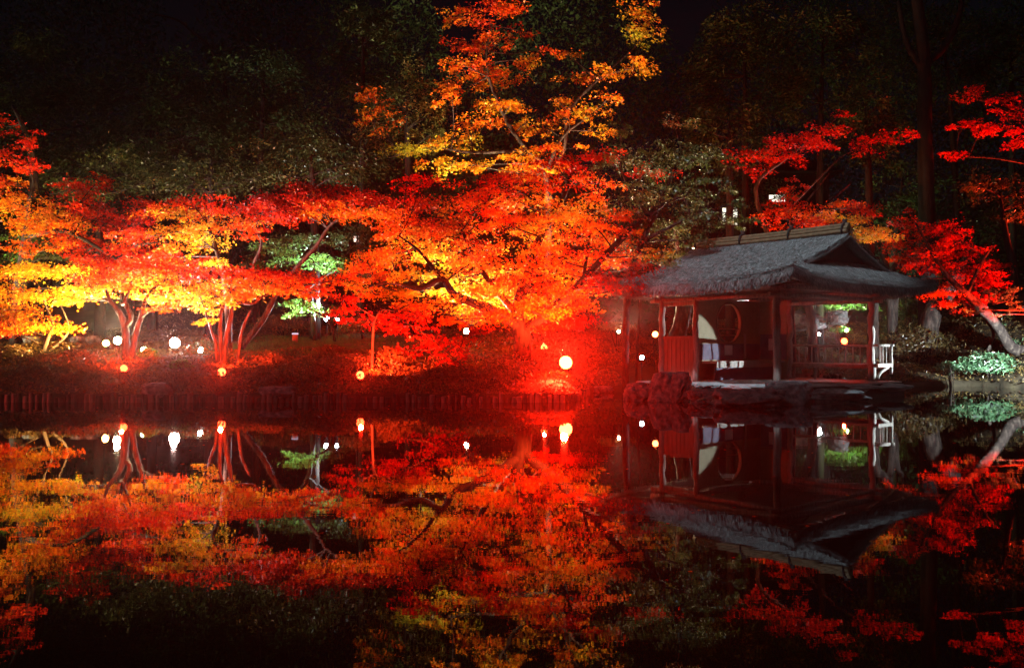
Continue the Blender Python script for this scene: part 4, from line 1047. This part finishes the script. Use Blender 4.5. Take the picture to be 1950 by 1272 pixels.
flood('warm floodlight hidden behind the thick maple trunk', 996, 655, 29.5, WARM, 60, 5200, (970, 170, 32.5), .10, 66)
flood('small yellow-red floodlight beside the thick trunk', 1036, 664, 27.4, (1, .05, .01), 40, 2600, (1060, 420, 26), .10, 120, halo=14000)
flood('biggest red floodlight right of the thick trunk', 1078, 693, 23.7, (1, .07, .015), 60, 2400, (980, 480, 25), .17, 120, halo=50000)
flood('cool white floodlight, left of the pair beyond the lawn', 622, 608, 32.5, COOL, 60, 1500, (590, 510, 32), .085, 80)
flood('cool white floodlight, right of the pair beyond the lawn', 642, 608, 32.6, COOL, 60, 3000, (575, 580, 31), .07, 60)
flood('tiny white floodlight on the bank left of the sapling', 1178, 632, 30.5, WARM, 40, 2400, (1260, 370, 25), .055, 80)
flood('small added white lamp in place of a leaf highlight beside the sapling', 1222, 682, 26.4, COOL, 40, 0, (1255, 400, 25), .065, 80)  # added glowing lens stands in for a glint on leaves
flood('orange-red floodlight beside the left pavilion post', 1247, 638, 27.5, (1, .16, .04), 30, 1200, (1500, 300, 31), .09, 60)
flood('red floodlight seen above the balustrade handrail', 1608, 651, 33.0, REDL, 40, 1600, (1500, 290, 31.5), .11, 42, halo=1800)
flood('small added lamp in place of white-lit leaves behind the balustrade on the left', 1560, 637, 33.0, WHITE, 40, 700, (1510, 400, 28.5), .055, 100)  # added lamp stands in for highlights on leaves
flood('small added greenish-white lamp in place of lit leaves behind the right post', 1612, 630, 34.2, GRN, 40, 350, (1620, 560, 36), .06, 120)  # added lamp stands in for brightly lit leaves
# lamps outside the frame; near-left pair and roof spot are added ones
flood('red floodlight past the right edge behind the leaning maple', 2030, 650, 27.5, RED, 60, 3000, (1795, 490, 29.4), .10, 60)
flood('red floodlight past the right edge below the red boughs', 2085, 560, 33.0, RED, 60, 6500, (1905, 222, 30.5), .10, 60)
flood('warm floodlight past the left edge beneath the sweeping red maple', -330, 650, 26.5, WARM, 60, 3600, (110, 440, 28.5), .10, 70)
flood('cool white floodlight on the right bank facing the pavilion', 2164, 670, 23.6, COOL, 60, 2600, (1651, 671, 23.9), .12, 12.5, .12, soft=.03)
flood('cool white floodlight on the right bank facing the shrubs', 2085, 685, 24.5, COOL, 60, 2000, (1880, 676, 29.4), .12, 44, .3, soft=.05)
flood('added red floodlight out of view at left, reddening the stakes', -900, 690, 15.5, PURE, 20, 480, (200, 745, 21.5), .12, 40, .8)  # unseen lamp added to redden the stake row
flood('added red floodlight out of view at left, reddening the pavilion', -760, 700, 13.0, PURE, 20, 1900, (1330, 690, 23), .12, 14, .4)  # unseen narrow lamp added to redden posts, screen and boulders
key = bpy.data.lights.new('added_roof_spot', 'SPOT'); key.energy = 30000; key.color = (.62, .82, 1); key.spot_size = R(17); key.spot_blend = .5; key.shadow_soft_size = .3  # unseen spot added high up to brighten the thatch; no lamp hangs there
ko = bpy.data.objects.new('added_roof_spot', key); COL.objects.link(ko); ko.location = (-3, 10, 24)
ko.rotation_euler = (Vector((6.2, 22.6, 3.4)) - Vector(ko.location)).to_track_quat('-Z', 'Y').to_euler()

def bollard():
    c = P(562, 655, 29.5); g = gz(c[0], 29.5)
    t = thing('bollard_light', (c[0], c[1], g), 'short dark bollard lamp with a white top standing on the lawn', 'lamp')
    mb = MB(); mb.lathe((c[0], c[1], g), [(0, -.1), (.095, -.1), (.095, .24), (.085, .25), (0, .25)], 16); mb.build('post', M['redwood'], t)
    mb = MB(); mb.lathe((c[0], c[1], g), [(.08, .252), (.11, .255), (.11, .285), (.09, .30), (0, .30)], 16); mb.build('lamp_cap', glow_mat('cap_glow', (.9, .8, 1), .8), t)
bollard()

def lantern():
    c = P(680, 455, 38); g = gz(c[0], 38)
    t = thing('street_lamp', (c[0], c[1], g), 'distant lantern on a pole seen through the gap in the maples', 'lamp')
    mb = MB(); mb.tube([(c[0], c[1], g - .2), (c[0], c[1], c[2] - .15)], .04, 8); mb.build('pole', M['metal'], t)
    for s in (-.1, .1):
        mb = MB(); mb.box((c[0] + s, c[1], c[2]), (.10, .1, .22)); mb.build('lamp_pane', glow_mat('pane_glow', (1, .9, .75), 2.5), t)
    mb = MB(); mb.lathe((c[0], c[1], c[2] + .14), [(.26, 0), (.22, .05), (.04, .16), (0, .17)], 8); mb.build('lamp_roof', M['metal'], t)
lantern()

def house():
    Y = 41; a = P(1350, 430, Y); b_ = P(1580, 330, Y)
    t = thing('lit_house', ((a[0] + b_[0]) / 2, Y, gz((a[0] + b_[0]) / 2, Y)), 'brightly lit house glimpsed through the leaves above the pavilion roof', 'house')
    x0, x1 = a[0], b_[0]; z0 = gz(x0, Y) - .3; z1 = b_[2]
    mb = MB(); mb.box(((x0 + x1) / 2, Y + 2, (z0 + z1) / 2), (x1 - x0, 4, z1 - z0)); mb.build('wall', M['shadebark'], t)
    mb = MB(); xm = (x0 + x1) / 2
    mb.add([(x0 - .5, Y - .6, z1), (x1 + .5, Y - .6, z1), (x1 + .5, Y + 4.6, z1), (x0 - .5, Y + 4.6, z1), (x0 + .6, Y + 2, z1 + 1.2), (x1 - .6, Y + 2, z1 + 1.2)],
           [(0, 1, 5, 4), (1, 2, 5), (2, 3, 4, 5), (3, 0, 4), (3, 2, 1, 0)]); mb.build('roof', M['shadebark'], t)
    for px, wpx, py, hpx in ((1390, 28, 412, 32), (1480, 30, 378, 13)):
        c = P(px, py, Y); k = Y / F
        f = MB(); f.box((c[0], Y - .03, c[2]), (wpx * k + .16, .06, hpx * k + .16)); fo = f.build('window_frame', M['shadebark'], t)
        g = MB(); g.box((c[0], Y - .07, c[2]), (wpx * k, .02, hpx * k)); g.build('window_pane', glow_mat('window_glow', (1, .95, .75), 1.6), fo)
house()


# ------------------------------------------------------------------ thin haze added to imitate lens glow round the lamps
HAZE = .00017
def haze():
    mb = MB(); mb.box((0, 22, 9), (90, 60, 20.4))
    m, t, out = mat('glow_haze')
    v = t.nodes.new('ShaderNodeVolumePrincipled'); v.inputs['Color'].default_value = (.9, .9, .9, 1); v.inputs['Density'].default_value = HAZE
    v.inputs['Anisotropy'].default_value = .9
    t.links.new(v.outputs[0], out.inputs['Volume'])
    o = mb.build('haze', m); o['kind'] = 'stuff'; tag(o, 'thin added haze imitating the lens glow around the lamps', 'haze')
    o.display_type = 'WIRE'
haze()
